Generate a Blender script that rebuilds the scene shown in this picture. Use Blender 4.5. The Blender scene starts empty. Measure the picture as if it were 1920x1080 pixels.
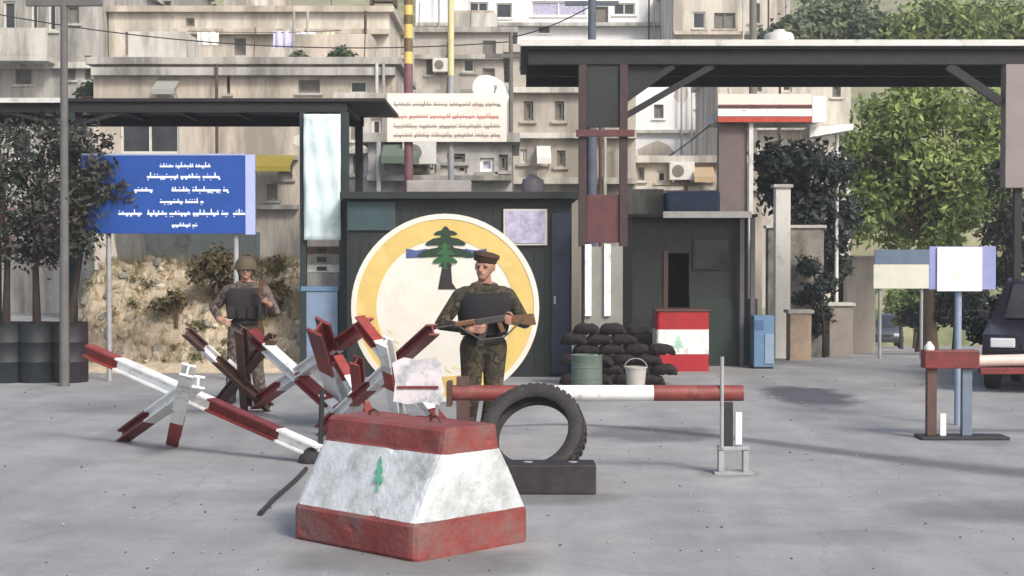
import bpy, bmesh, math, random
import numpy as np
from mathutils import Vector, Matrix, Quaternion
random.seed(7)
R = math.radians
scene = bpy.context.scene
COL = scene.collection

# ------------------------------------------------------------------ camera, sky, sun, exposure
F, CAMZ, HOR = 3000.0, 1.8, 470.0          # focal length in photo pixels (1920 wide), eye height, horizon row
PITCH = math.atan((540 - HOR) / F)
cam_d = bpy.data.cameras.new("camera"); cam = bpy.data.objects.new("camera", cam_d); COL.objects.link(cam)
cam_d.sensor_width = 36; cam_d.lens = F / 1920 * 36; cam_d.clip_end = 2000; cam_d.clip_start = .05
cam.location = (0, 0, CAMZ); cam.rotation_euler = (R(90) - PITCH, 0, 0)
scene.camera = cam
SUN_EL, SUN_AZ = 40, 145                   # azimuth clockwise from +Y: behind the camera, to the right
world = bpy.data.worlds.new("World"); scene.world = world; world.use_nodes = True
wn = world.node_tree; bg = wn.nodes["Background"]
sky = wn.nodes.new("ShaderNodeTexSky"); sky.sky_type = 'NISHITA'; sky.sun_disc = False
sky.sun_elevation = R(SUN_EL); sky.sun_rotation = R(SUN_AZ); sky.dust_density = 4; sky.air_density = 1.0; sky.ozone_density = 1
wn.links.new(sky.outputs[0], bg.inputs[0]); bg.inputs[1].default_value = .13
sun_d = bpy.data.lights.new("sun", 'SUN'); sun_d.energy = 1.5; sun_d.angle = R(12); sun_d.color = (1, .965, .92)
sun = bpy.data.objects.new("sun", sun_d); COL.objects.link(sun)
az, el = R(SUN_AZ), R(SUN_EL)
to_sun = Vector((math.sin(az) * math.cos(el), math.cos(az) * math.cos(el), math.sin(el)))
sun.rotation_euler = to_sun.to_track_quat('Z', 'Y').to_euler(); sun.location = (0, 0, 30)
vs = scene.view_settings; vs.view_transform = 'Standard'; vs.look = 'None'; vs.exposure = .70; vs.gamma = 1

# ------------------------------------------------------------------ helpers
def at(x, y, Y):
    """world point seen at photo pixel x,y at distance Y"""
    c, s = math.cos(PITCH), math.sin(PITCH)
    dx, dy, dz = (x - 960) / F, 1.0, -(y - 540) / F
    wy, wz = dy * c + dz * s, -dy * s + dz * c
    t = Y / wy
    return Vector((dx * t, Y, CAMZ + wz * t))
def gd(y): return (lambda p: p)(CAMZ * F / max(y - HOR, 1e-3))
def onground(x, y):
    d = gd(y); p = at(x, y, d); p.z = 0; return p
def px(d): return d / F                    # metres per photo pixel at distance d
def lin(c): c /= 255.; return c / 12.92 if c <= .04045 else ((c + .055) / 1.055) ** 2.4
def S(r, g, b, k=1.): return (min(1, lin(r) * k), min(1, lin(g) * k), min(1, lin(b) * k))

MATS = {}
def mat(name, col, rough=.8, var=.18, scale=5., bump=.15, dirt=None, dscale=2.5, damt=.5, metal=0., streak=False, fine=60.):
    if name in MATS: return MATS[name]
    m = bpy.data.materials.new(name); m.use_nodes = True; nt = m.node_tree; N, L = nt.nodes, nt.links
    b = N["Principled BSDF"]; b.inputs["Roughness"].default_value = rough; b.inputs["Metallic"].default_value = metal
    tc = N.new("ShaderNodeTexCoord"); mp = N.new("ShaderNodeMapping")
    L.new(tc.outputs["Object"], mp.inputs[0])
    if streak: mp.inputs["Scale"].default_value = (1, 1, .18)
    n1 = N.new("ShaderNodeTexNoise"); n1.inputs["Scale"].default_value = scale; n1.inputs["Detail"].default_value = 8; n1.inputs["Roughness"].default_value = .65
    L.new(mp.outputs[0], n1.inputs[0])
    r1 = N.new("ShaderNodeValToRGB"); r1.color_ramp.elements[0].position = .3; r1.color_ramp.elements[1].position = .7
    r1.color_ramp.elements[0].color = (*[c * (1 - var) for c in col], 1); r1.color_ramp.elements[1].color = (*[min(1, c * (1 + var)) for c in col], 1)
    L.new(n1.outputs[0], r1.inputs[0]); out = r1.outputs[0]
    if dirt:
        n2 = N.new("ShaderNodeTexNoise"); n2.inputs["Scale"].default_value = dscale; n2.inputs["Detail"].default_value = 10; n2.inputs["Roughness"].default_value = .7
        L.new(mp.outputs[0], n2.inputs[0])
        r2 = N.new("ShaderNodeValToRGB"); r2.color_ramp.elements[0].position = 1 - damt; r2.color_ramp.elements[1].position = min(1, 1 - damt + .16)
        L.new(n2.outputs[0], r2.inputs[0])
        mx = N.new("ShaderNodeMix"); mx.data_type = 'RGBA'
        L.new(r2.outputs[0], mx.inputs[0]); L.new(out, mx.inputs[6]); mx.inputs[7].default_value = (*dirt, 1); out = mx.outputs[2]
    L.new(out, b.inputs["Base Color"])
    if bump:
        n3 = N.new("ShaderNodeTexNoise"); n3.inputs["Scale"].default_value = fine; n3.inputs["Detail"].default_value = 6
        L.new(tc.outputs["Object"], n3.inputs[0])
        bp = N.new("ShaderNodeBump"); bp.inputs["Strength"].default_value = bump; bp.inputs["Distance"].default_value = .02
        L.new(n3.outputs[0], bp.inputs["Height"]); L.new(bp.outputs[0], b.inputs["Normal"])
    MATS[name] = m; return m
def leafmat(name, a, b_, sc=1.3):
    m = bpy.data.materials.new(name); m.use_nodes = True; nt = m.node_tree; N, L = nt.nodes, nt.links
    b = N["Principled BSDF"]; b.inputs["Roughness"].default_value = .6
    g = N.new("ShaderNodeNewGeometry"); tc = N.new("ShaderNodeTexCoord")
    n = N.new("ShaderNodeTexNoise"); n.inputs["Scale"].default_value = sc; L.new(tc.outputs["Object"], n.inputs[0])
    ad = N.new("ShaderNodeMath"); ad.operation = 'ADD'; ad.use_clamp = True
    sb = N.new("ShaderNodeMath"); sb.operation = 'MULTIPLY_ADD'; sb.inputs[1].default_value = .6; sb.inputs[2].default_value = -.3
    L.new(g.outputs["Random Per Island"], sb.inputs[0]); L.new(sb.outputs[0], ad.inputs[0]); L.new(n.outputs[0], ad.inputs[1])
    r = N.new("ShaderNodeValToRGB"); r.color_ramp.elements[0].position = .25; r.color_ramp.elements[1].position = .75
    r.color_ramp.elements[0].color = (*a, 1); r.color_ramp.elements[1].color = (*b_, 1)
    L.new(ad.outputs[0], r.inputs[0]); L.new(r.outputs[0], b.inputs["Base Color"])
    tr = N.new("ShaderNodeBsdfTranslucent"); L.new(r.outputs[0], tr.inputs[0])
    ms = N.new("ShaderNodeMixShader"); ms.inputs[0].default_value = .3
    L.new(b.outputs[0], ms.inputs[1]); L.new(tr.outputs[0], ms.inputs[2]); L.new(ms.outputs[0], N["Material Output"].inputs[0])
    return m

class MB:
    """collects shapes (world coordinates) into one mesh"""
    def __init__(s): s.bm = bmesh.new(); s.mi = 0
    def _tag(s, n0):
        s.bm.faces.ensure_lookup_table()
        for f in s.bm.faces[n0:]: f.material_index = s.mi
    def poly(s, vs, faces):
        n0 = len(s.bm.faces); bv = [s.bm.verts.new(v) for v in vs]
        for f in faces:
            try: s.bm.faces.new([bv[i] for i in f])
            except ValueError: pass
        s._tag(n0); return s
    def box(s, c, size, rot=None, bev=0.):
        n0 = len(s.bm.faces)
        M = Matrix.Translation(Vector(c)) @ ((rot.to_4x4() if rot else Matrix.Identity(4))) @ Matrix.Diagonal((*size, 1))
        g = bmesh.ops.create_cube(s.bm, size=1, matrix=M)
        if bev > 0:
            es = list({e for v in g['verts'] for e in v.link_edges})
            bmesh.ops.bevel(s.bm, geom=es, offset=bev, segments=2, affect='EDGES', profile=.6)
        s._tag(n0); return s
    def span(s, x0, x1, y0, y1, z0, z1, bev=0.):
        return s.box(((x0 + x1) / 2, (y0 + y1) / 2, (z0 + z1) / 2), (abs(x1 - x0), abs(y1 - y0), abs(z1 - z0)), None, bev)
    def bar(s, p0, p1, w, h=None, bev=0., up=(0, 0, 1)):
        p0, p1 = Vector(p0), Vector(p1); h = h or w; z = (p1 - p0); ln = z.length; z.normalize()
        u = Vector(up)
        if abs(z.dot(u)) > .99: u = Vector((0, 1, 0))
        x = u.cross(z).normalized(); y = z.cross(x)
        return s.box((p0 + p1) / 2, (w, h, ln), Matrix((x, y, z)).transposed(), bev)
    def tube(s, pts, r, n=10, caps=True):
        n0 = len(s.bm.faces); pts = [Vector(p) for p in pts]; rr = r if isinstance(r, (list, tuple)) else [r] * len(pts); rings = []
        prev = None
        for i, p in enumerate(pts):
            t = (pts[min(i + 1, len(pts) - 1)] - pts[max(i - 1, 0)]).normalized()
            if prev is None: prev = t.orthogonal().normalized()
            prev = (prev - t * prev.dot(t)).normalized(); b = t.cross(prev)
            rings.append([s.bm.verts.new(p + (prev * math.cos(a) + b * math.sin(a)) * rr[i]) for a in [2 * math.pi * k / n for k in range(n)]])
        for a, b in zip(rings, rings[1:]):
            for k in range(n): s.bm.faces.new((a[k], a[(k + 1) % n], b[(k + 1) % n], b[k]))
        if caps: s.bm.faces.new(rings[0][::-1]); s.bm.faces.new(rings[-1])
        s._tag(n0); return s
    def lathe(s, prof, c=(0, 0, 0), rot=None, n=32, closed=False):
        """prof: (radius, height) pairs, round the z axis"""
        n0 = len(s.bm.faces); rings = []; c = Vector(c)
        for r, z in prof:
            rings.append([s.bm.verts.new(c + ((rot @ Vector((r * math.cos(a), r * math.sin(a), z))) if rot else Vector((r * math.cos(a), r * math.sin(a), z)))) for a in [2 * math.pi * k / n for k in range(n)]])
        pr = list(zip(rings, rings[1:])) + ([(rings[-1], rings[0])] if closed else [])
        for a, b in pr:
            for k in range(n): s.bm.faces.new((a[k], a[(k + 1) % n], b[(k + 1) % n], b[k]))
        if not closed:
            s.bm.faces.new(rings[0][::-1]); s.bm.faces.new(rings[-1])
        s._tag(n0); return s
    def prism(s, pts2, o, u, v, t):
        """2-D outline in the plane o+u,v, thickness vector t"""
        o, u, v, t = Vector(o), Vector(u), Vector(v), Vector(t); n0 = len(s.bm.faces)
        a = [s.bm.verts.new(o + u * p[0] + v * p[1]) for p in pts2]; b = [s.bm.verts.new(o + u * p[0] + v * p[1] + t) for p in pts2]
        n = len(a); s.bm.faces.new(a[::-1]); s.bm.faces.new(b)
        for k in range(n): s.bm.faces.new((a[k], a[(k + 1) % n], b[(k + 1) % n], b[k]))
        s._tag(n0); return s
    def build(s, name, mats, parent=None, smooth=False, jitter=0.):
        bmesh.ops.recalc_face_normals(s.bm, faces=s.bm.faces)
        me = bpy.data.meshes.new(name)
        off = Vector(parent_world(parent)) if parent else Vector((0, 0, 0))
        for v in s.bm.verts:
            v.co -= off
            if jitter: v.co += Vector((random.uniform(-1, 1), random.uniform(-1, 1), random.uniform(-1, 1))) * jitter
        s.bm.to_mesh(me); s.bm.free()
        for m in (mats if isinstance(mats, (list, tuple)) else [mats]): me.materials.append(m)
        if smooth:
            for p in me.polygons: p.use_smooth = True
            try: me.set_sharp_from_angle(angle=R(40))
            except Exception: pass
        o = bpy.data.objects.new(name, me); COL.objects.link(o)
        if parent: o.parent = parent
        return o
def parent_world(o):
    v = Vector((0, 0, 0))
    while o is not None: v += o.location; o = o.parent
    return v
def tag(o, label=None, cat=None, group=None, kind=None):
    if label: o["label"] = label
    if cat: o["category"] = cat
    if group: o["group"] = group
    if kind: o["kind"] = kind
    return o
def thing(name, loc, label, cat, group=None):
    o = bpy.data.objects.new(name, None); COL.objects.link(o); o.location = loc; o.empty_display_size = .2
    return tag(o, label, cat, group)
def solo(mb, name, mats, label, cat, group=None, origin=None, **k):
    """a thing that is a single mesh"""
    o = mb.build(name, mats, **k)
    if origin is not None:
        origin = Vector(origin); o.data.transform(Matrix.Translation(-origin)); o.location = origin
    return tag(o, label, cat, group)
def copy_tree(o, parent=None):
    c = o.copy(); COL.objects.link(c); c.parent = parent
    for ch in list(o.children): copy_tree(ch, c)
    return c
def structure(o): o["kind"] = "structure"; return o

# ------------------------------------------------------------------ materials
M_white = mat("white_paint", (.78, .79, .78), .55, .08, 7, .1, dirt=S(150, 148, 140), dscale=5, damt=.46)
M_red = mat("red_paint", (.27, .036, .03), .55, .3, 9, .1, dirt=S(112, 70, 64), dscale=7, damt=.48)
M_dred = mat("dark_red_paint", (.16, .022, .022), .5, .3, 9, .1, dirt=S(70, 45, 40), dscale=7, damt=.45)
M_rust = mat("rusty_steel", (.10, .055, .04), .75, .35, 14, .25, metal=.2)
M_black = mat("black_steel", (.02, .02, .022), .5, .3, 20, .1)
M_rubber = mat("rubber", (.03, .027, .028), .8, .35, 12, .25, dirt=S(92, 86, 84), dscale=6, damt=.42)
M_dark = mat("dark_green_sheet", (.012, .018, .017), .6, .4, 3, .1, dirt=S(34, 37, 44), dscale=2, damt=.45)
M_teal = mat("teal_sheet", (.03, .06, .068), .55, .3, 3, .1, dirt=S(50, 70, 66), dscale=3, damt=.45)
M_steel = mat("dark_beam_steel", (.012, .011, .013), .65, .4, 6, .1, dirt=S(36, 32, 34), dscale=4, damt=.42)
M_gray = mat("grey_steel", (.32, .33, .34), .5, .15, 8, .1, dirt=S(120, 105, 95), dscale=6, damt=.42)
M_conc = mat("pale_concrete", S(196, 194, 186), .9, .2, 2.5, .25, dirt=S(140, 137, 128), dscale=1.1, damt=.56, streak=True)
M_conc2 = mat("grey_concrete", S(172, 170, 164), .9, .22, 2.5, .25, dirt=S(116, 115, 108), dscale=1.1, damt=.56, streak=True)
M_tan = mat("tan_render", S(192, 182, 168), .9, .2, 2.2, .2, dirt=S(142, 136, 124), dscale=1.0, damt=.56, streak=True)
M_cream = mat("cream_render", S(206, 200, 188), .9, .16, 2.2, .2, dirt=S(158, 152, 140), dscale=1.0, damt=.56, streak=True)
M_wall = mat("white_render", (.82, .82, .81), .85, .06, 1.2, .15, dirt=S(200, 200, 198), dscale=.9, damt=.48, streak=True)
M_glass = mat("window_glass", (.03, .035, .045), .12, .5, 2, 0)
M_frame = mat("window_frame_paint", S(200, 198, 190), .6, .1, 6, 0)
M_shut = mat("dark_shutter", S(112, 109, 102), .7, .2, 6, .1)
M_lav = mat("painted_reflection_glass", S(176, 172, 196), .25, .35, 9, 0)  # pale lavender reflection painted into the pane colour
M_blue = mat("sign_blue", S(26, 72, 150), .4, .15, 3, .03, dirt=S(48, 82, 138), dscale=3, damt=.4)
M_letter = mat("sign_lettering", S(214, 226, 250), .5, .06, 10, 0)
M_yellow = mat("yellow_paint", S(206, 180, 108), .55, .12, 3, .05, dirt=S(212, 198, 148), dscale=2, damt=.46)
M_cream2 = mat("cream_paint", S(216, 214, 204), .5, .05, 5, .03, dirt=S(220, 200, 186), dscale=3, damt=.47)
M_green = mat("green_paint", S(44, 92, 50), .5, .25, 8, 0)
M_dkgreen = mat("deep_green_paint", S(30, 54, 40), .5, .25, 8, 0)
M_navy = mat("navy_paint", S(72, 88, 136), .5, .2, 8, 0)
M_barkd = mat("dark_bark", S(52, 42, 36), .9, .3, 14, .5)
M_bark = mat("bark", S(96, 80, 64), .9, .3, 14, .5)
M_tin = mat("weathered_tin", S(205, 204, 200), .5, .12, 4, .05, dirt=S(150, 145, 138), dscale=3, damt=.45)
M_maroon = mat("maroon_paint", S(86, 48, 50), .6, .25, 6, .1)
M_brown = mat("brown_paint", S(84, 60, 54), .6, .25, 6, .1)
M_banner = mat("pale_banner_cloth", S(206, 224, 226), .8, .08, 3, .1, dirt=S(170, 190, 192), dscale=3, damt=.45)
M_ltblue = mat("light_blue_paint", S(94, 126, 158), .5, .12, 6, .05)

# ------------------------------------------------------------------ ground
def ground_mat():
    m = bpy.data.materials.new("worn_asphalt"); m.use_nodes = True; nt = m.node_tree; N, L = nt.nodes, nt.links
    b = N["Principled BSDF"]; b.inputs["Roughness"].default_value = .85; b.inputs["Specular IOR Level"].default_value = .35
    tc = N.new("ShaderNodeTexCoord")
    def noise(scale, det=8, rough=.6, sx=1, sy=1):
        mp = N.new("ShaderNodeMapping"); mp.inputs["Scale"].default_value = (sx, sy, 1); L.new(tc.outputs["Object"], mp.inputs[0])
        n = N.new("ShaderNodeTexNoise"); n.inputs["Scale"].default_value = scale; n.inputs["Detail"].default_value = det; n.inputs["Roughness"].default_value = rough
        L.new(mp.outputs[0], n.inputs[0]); return n.outputs[0]
    def ramp(src, p0, p1, c0, c1):
        r = N.new("ShaderNodeValToRGB"); r.color_ramp.elements[0].position = p0; r.color_ramp.elements[1].position = p1
        r.color_ramp.elements[0].color = (*c0, 1); r.color_ramp.elements[1].color = (*c1, 1); L.new(src, r.inputs[0]); return r.outputs[0]
    def mul(a, b_):
        x = N.new("ShaderNodeMix"); x.data_type = 'RGBA'; x.blend_type = 'MULTIPLY'; x.inputs[0].default_value = 1
        L.new(a, x.inputs[6]); L.new(b_, x.inputs[7]); return x.outputs[2]
    c = ramp(noise(.45), .3, .7, S(142, 143, 142), S(166, 166, 165))
    c = mul(c, ramp(noise(1.6, 10, .7), .3, .66, (.78, .78, .79), (1.04, 1.03, 1.02)))
    c = mul(c, ramp(noise(.9, 8, .6, 2.2, .35), .36, .62, (.86, .86, .88), (1.03, 1.03, 1.03)))
    c = mul(c, ramp(noise(55, 4), .3, .7, (.84, .84, .84), (1.1, 1.1, 1.1)))
    v = N.new("ShaderNodeTexVoronoi"); v.feature = 'DISTANCE_TO_EDGE'; v.inputs["Scale"].default_value = .55
    mp = N.new("ShaderNodeMapping"); L.new(tc.outputs["Object"], mp.inputs[0])
    wn_ = N.new("ShaderNodeTexNoise"); wn_.inputs["Scale"].default_value = 2.5; wn_.inputs["Detail"].default_value = 6; L.new(tc.outputs["Object"], wn_.inputs[0])
    ad = N.new("ShaderNodeMix"); ad.data_type = 'RGBA'; ad.inputs[0].default_value = .22; L.new(mp.outputs[0], ad.inputs[6]); L.new(wn_.outputs[1], ad.inputs[7])
    L.new(ad.outputs[2], v.inputs[0])
    c = mul(c, ramp(v.outputs["Distance"], .0, .008, (.88, .88, .88), (1, 1, 1)))
    # stains and dark patches, some at the feet of things, and the repaired seam, in metres on the ground
    sx = N.new("ShaderNodeSeparateXYZ"); L.new(tc.outputs["Object"], sx.inputs[0])
    def mth(op, a, b_=None, cl=False):
        q = N.new("ShaderNodeMath"); q.operation = op; q.use_clamp = cl
        for k, v_ in enumerate((a, b_)):
            if v_ is None: continue
            if isinstance(v_, (int, float)): q.inputs[k].default_value = v_
            else: L.new(v_, q.inputs[k])
        return q.outputs[0]
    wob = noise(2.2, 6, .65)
    for (px_, py_, rx, ry, dark) in ((1515, 742, .62, 1.7, (.30, .29, .34)), (1235, 814, .85, .85, (.55, .55, .58)), (300, 760, 1.4, 1.5, (.76, .76, .77)), (1880, 960, .9, .6, (.72, .72, .73)), (760, 1052, .95, .6, (.7, .69, .68)), (1020, 935, .7, .4, (.7, .69, .68)), (1365, 890, .3, .3, (.7, .7, .7)), (500, 930, .9, .4, (.84, .84, .86)), (1560, 1010, .8, .35, (.82, .82, .84)), (1820, 825, .5, .6, (.75, .75, .76))):
        g_ = onground(px_, py_); ex = mth('DIVIDE', mth('SUBTRACT', sx.outputs[0], g_.x), rx); ey = mth('DIVIDE', mth('SUBTRACT', sx.outputs[1], g_.y), ry)
        r_ = mth('SQRT', mth('ADD', mth('MULTIPLY', ex, ex), mth('MULTIPLY', ey, ey))); r_ = mth('ADD', r_, mth('MULTIPLY', mth('SUBTRACT', wob, .5), 1.1))
        c = mul(c, ramp(r_, .62, 1.1, dark, (1, 1, 1)))
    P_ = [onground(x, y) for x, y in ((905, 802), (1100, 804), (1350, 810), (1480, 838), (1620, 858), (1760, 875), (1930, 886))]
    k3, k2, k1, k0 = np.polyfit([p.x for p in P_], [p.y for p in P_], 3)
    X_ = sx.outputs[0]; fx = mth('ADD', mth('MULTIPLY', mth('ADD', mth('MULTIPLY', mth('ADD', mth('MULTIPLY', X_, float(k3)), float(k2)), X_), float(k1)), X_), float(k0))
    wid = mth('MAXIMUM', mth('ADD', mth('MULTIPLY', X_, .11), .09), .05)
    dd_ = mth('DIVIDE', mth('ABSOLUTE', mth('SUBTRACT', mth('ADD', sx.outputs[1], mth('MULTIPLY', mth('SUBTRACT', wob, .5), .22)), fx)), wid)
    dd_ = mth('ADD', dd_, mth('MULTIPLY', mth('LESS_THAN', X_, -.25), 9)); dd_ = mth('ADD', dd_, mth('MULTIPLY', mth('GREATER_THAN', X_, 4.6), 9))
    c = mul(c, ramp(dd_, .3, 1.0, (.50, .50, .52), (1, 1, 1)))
    L.new(c, b.inputs["Base Color"])
    bp = N.new("ShaderNodeBump"); bp.inputs["Strength"].default_value = .35; bp.inputs["Distance"].default_value = .01
    L.new(noise(90, 5), bp.inputs["Height"]); L.new(bp.outputs[0], b.inputs["Normal"])
    return m
def sstep(t): t = min(1, max(0, t)); return t * t * (3 - 2 * t)
def gz(x, y):
    """ground height: level at the checkpoint, the road on the right runs downhill beyond it"""
    if y < 25.4 or x < 3: return 0.
    q = min(y, 96) - 25.4; return -.056 * (q - 1.2 * (1 - math.exp(-q / 1.2))) * sstep((x - 3.1) / 1.6)
gxs = [-400, -60, -20, -5, 0, 2, 3] + [3 + .25 * i for i in range(1, 13)] + [6.5 + i for i in range(30)] + [45, 60, 120, 400]
gys = [-60, 0, 10, 20, 25] + [25 + .35 * i for i in range(1, 24)] + [34 + 2 * i for i in range(36)] + [130, 200, 400, 900]
mb = MB(); mb.poly([(x, y, gz(x, y)) for y in gys for x in gxs], [(b_ * len(gxs) + a, b_ * len(gxs) + a + 1, (b_ + 1) * len(gxs) + a + 1, (b_ + 1) * len(gxs) + a) for b_ in range(len(gys) - 1) for a in range(len(gxs) - 1)])
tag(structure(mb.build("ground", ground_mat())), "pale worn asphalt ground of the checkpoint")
M_grit = [mat("grit_pale", S(150, 149, 147), .9, .2, 20, .2), mat("grit_dark", S(96, 96, 98), .9, .2, 20, .2)]
b = MB(); rg = random.Random(12)
for i in range(380):
    y = rg.uniform(6.5, 24) if i % 3 else rg.uniform(6.5, 14); x = rg.uniform(-.36, .36) * y; q = rg.uniform(.004, .010) * (1 + y / 40); n0 = len(b.bm.faces)
    bmesh.ops.create_icosphere(b.bm, subdivisions=1, radius=q, matrix=Matrix.Translation((x, y, q * .5)) @ Matrix.Diagonal((1, rg.uniform(.6, 1), rg.uniform(.5, .8), 1))); b.mi = i % 2; b._tag(n0)
tag(b.build("road_grit", M_grit), "small stones and grit scattered over the road", "grit", kind="stuff")
# ------------------------------------------------------------------ writing strokes and cedar outlines
def strokes(mb, o, u, v, t, x0, x1, h, seed):
    """an illegible line of joined script: baseline stroke with risers, loops and dots"""
    rnd = random.Random(seed); x = x0; o, u, v, t = map(Vector, (o, u, v, t))
    def r(a, b, c, d): mb.prism([(a, c), (b, c), (b, d), (a, d)], o, u, v, t)
    while x < x1 - h * .4:
        w = min(x1 - x, h * rnd.uniform(2.2, 5)); r(x, x + w, -.17 * h, .17 * h)
        k = x + .1 * h
        while k < x + w - .12 * h:
            c = rnd.random()
            if c < .35: r(k, k + .17 * h, .171 * h, rnd.uniform(.4, .8) * h)
            elif c < .6: r(k, k + .3 * h, -.42 * h, -.171 * h)
            elif c < .85: r(k, k + .16 * h, .36 * h, .52 * h)
            else: r(k, k + .16 * h, -.5 * h, -.34 * h)
            k += rnd.uniform(.35, .7) * h
        x += w + .35 * h
CEDAR = [(0, 1.0), (.05, .97), (.09, .90), (.20, .87), (.28, .81), (.25, .775), (.10, .77), (.13, .72), (.29, .69), (.42, .62), (.48, .55), (.43, .515), (.15, .525), (.19, .465), (.43, .42), (.60, .34),
         (.67, .26), (.61, .22), (.20, .24), (.08, .23), (.08, .08), (.15, .03), (.15, 0)]
CEDAR = CEDAR + [(-x, y) for x, y in CEDAR[::-1] if x > 0]

# ------------------------------------------------------------------ concrete block in front
def concrete_block():
    near = onground(778, 1058); ang = R(44)
    u = Vector((-math.cos(ang), math.sin(ang), 0)); v = Vector((math.sin(ang), math.cos(ang), 0))
    s = (1058 - HOR) / CAMZ
    L_, W = 1.14, .97
    root = thing("concrete_barrier", near + u * L_ / 2 + v * W / 2, "red and white painted concrete road block with sloping sides and a green cedar mark", "road block")
    ext = .0
    prof = [(0, .0), (0, .165), (.02, .185)]
    # outline of the end face: (inset from the base edge, height)
    prof = [(.012, .0), (0, .02), (0, .20), (.018, .222), (.13, .42), (.235, .60), (.245, .612), (.265, .735), (.29, .752)]
    lvl = prof
    bm = MB(); rings = []
    nseg = 10
    for ins, z in lvl:
        k = ins * .02
        ring = []
        # four corners, rounded, of the level rectangle; sides pull in by ins, ends by k
        x0, x1, y0, y1 = k, L_ - k, ins, W - ins; rad = .06
        for cx, cy, a0 in ((x1 - rad, y1 - rad, 0), (x0 + rad, y1 - rad, 90), (x0 + rad, y0 + rad, 180), (x1 - rad, y0 + rad, 270)):
            for q in range(4):
                a = R(a0 + 30 * q); ring.append(bm.bm.verts.new(near + u * (cx + rad * math.cos(a)) + v * (cy + rad * math.sin(a)) + Vector((0, 0, z))))
        rings.append(ring)
    for i, (a, b) in enumerate(zip(rings, rings[1:])):
        zc = (lvl[i][1] + lvl[i + 1][1]) / 2
        for k in range(len(a)):
            f = bm.bm.faces.new((a[k], a[(k + 1) % len(a)], b[(k + 1) % len(a)], b[k])); f.material_index = 1 if .215 < zc < .605 else 0
    f = bm.bm.faces.new(rings[-1]); f.material_index = 0; bm.bm.faces.new(rings[0][::-1])
    es = [e for e in bm.bm.edges if e.calc_length() > .25]
    bmesh.ops.subdivide_edges(bm.bm, edges=es, cuts=15, use_grid_fill=True)
    bmesh.ops.subdivide_edges(bm.bm, edges=[e for e in bm.bm.edges if e.calc_length() > .10], cuts=4, use_grid_fill=True)
    rc = random.Random(4); vsl = list(bm.bm.verts)
    for _ in range(24):                                       # chips knocked out of the arrises
        v0 = rc.choice(vsl); rr_ = rc.uniform(.02, .055); ctr = near + u * L_ / 2 + v * W / 2 + Vector((0, 0, .35))
        for q_ in vsl:
            e_ = (q_.co - v0.co).length
            if e_ < rr_ and q_.co.z > .03: q_.co += (ctr - q_.co).normalized() * .012 * (1 - e_ / rr_)
    bm.build("block", [mat("barrier_red", (.21, .042, .036), .7, .3, 5, .35, dirt=S(118, 84, 80), dscale=4, damt=.53, fine=35),
                       mat("barrier_white", (.54, .57, .58), .75, .12, 4, .35, dirt=S(150, 156, 156), dscale=3, damt=.52, fine=35)], root, jitter=.0011)
    # cedar on the long sloping face, 3 mm proud
    def face(a, z):
        for (i0, z0), (i1, z1) in zip(lvl, lvl[1:]):
            if z0 <= z <= z1: ins = i0 + (i1 - i0) * (z - z0) / (z1 - z0); break
        return near + u * a + v * ins + Vector((0, 0, z))
    n = (Vector((0, 0, 1)) * .42 - v * .9).normalized()
    a = .42
    q = MB(); q.prism([(x * .06, y * .24) for x, y in CEDAR], face(a, .36) + n * .012, u * -1, ((face(a, .58) - face(a, .36)).normalized() + u * .42).normalized(), n * .006)
    q.build("painted_cedar", mat("faded_green", S(90, 160, 136), .7, .2, 12, .1), root)
    for e in (.3, .8):
        t = MB() #                                      # lifting loops on top
        c = near + u * L_ * e + v * W / 2
        t.tube([c + Vector((0, 0, .74)) - u * .05, c + Vector((0, 0, .775)) - u * .04, c + Vector((0, 0, .79)), c + Vector((0, 0, .775)) + u * .04, c + Vector((0, 0, .74)) + u * .05], .008, 8)
        t.build("lifting_loop", M_rust, root, True)
concrete_block()

# ------------------------------------------------------------------ steel hedgehogs
def ibeam(p0, p1, size, bands, roll=0., tk=.16):
    """an I-section between two points; bands: [(upto fraction, material index)]"""
    p0, p1 = Vector(p0), Vector(p1); z = (p1 - p0).normalized(); up = Vector((0, 0, 1)) if abs(z.z) < .95 else Vector((0, 1, 0))
    x = up.cross(z).normalized(); y = z.cross(x); q = Quaternion(z, roll); x, y = q @ x, q @ y
    h = size / 2; t = size * tk; w = size * .07
    sec = [(-h, -h), (h, -h), (h, -h + t), (w, -h + t), (w, h - t), (h, h - t), (h, h), (-h, h), (-h, h - t), (-w, h - t), (-w, -h + t), (-h, -h + t)]
    cuts = [0.] + [b for b, _ in bands]; m = MB(); rings = []
    for f in cuts:
        o = p0.lerp(p1, f); rings.append([m.bm.verts.new(o + x * a + y * b) for a, b in sec])
    n = len(sec)
    for i, (a, b) in enumerate(zip(rings, rings[1:])):
        for k in range(n):
            fc = m.bm.faces.new((a[k], a[(k + 1) % n], b[(k + 1) % n], b[k])); fc.material_index = bands[i][1]
    a = m.bm.faces.new(rings[0][::-1]); a.material_index = bands[0][1]; b = m.bm.faces.new(rings[-1]); b.material_index = bands[-1][1]
    return m
def hedgehog(center, beams, label, size, mats):
    root = thing("steel_hedgehog", Vector((center.x, center.y, 0)), label, "tank trap", "painted steel hedgehogs blocking the road")
    for p0, p1, bands, roll, *sz in beams:
        ibeam(p0, p1, sz[0] if sz else size, bands, roll).build("steel_beam", mats, root)
    c = center; g = MB()                                       # welded gusset plates where the beams cross
    g.box(c, (size * 1.5, .012, size * 1.5), Matrix.Rotation(R(40), 3, 'Y'), .003)
    g.build("gusset_plate", mats[1], root)
RW = [M_red, M_white, M_dred]
c = at(340, 745, 14.2)
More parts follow.
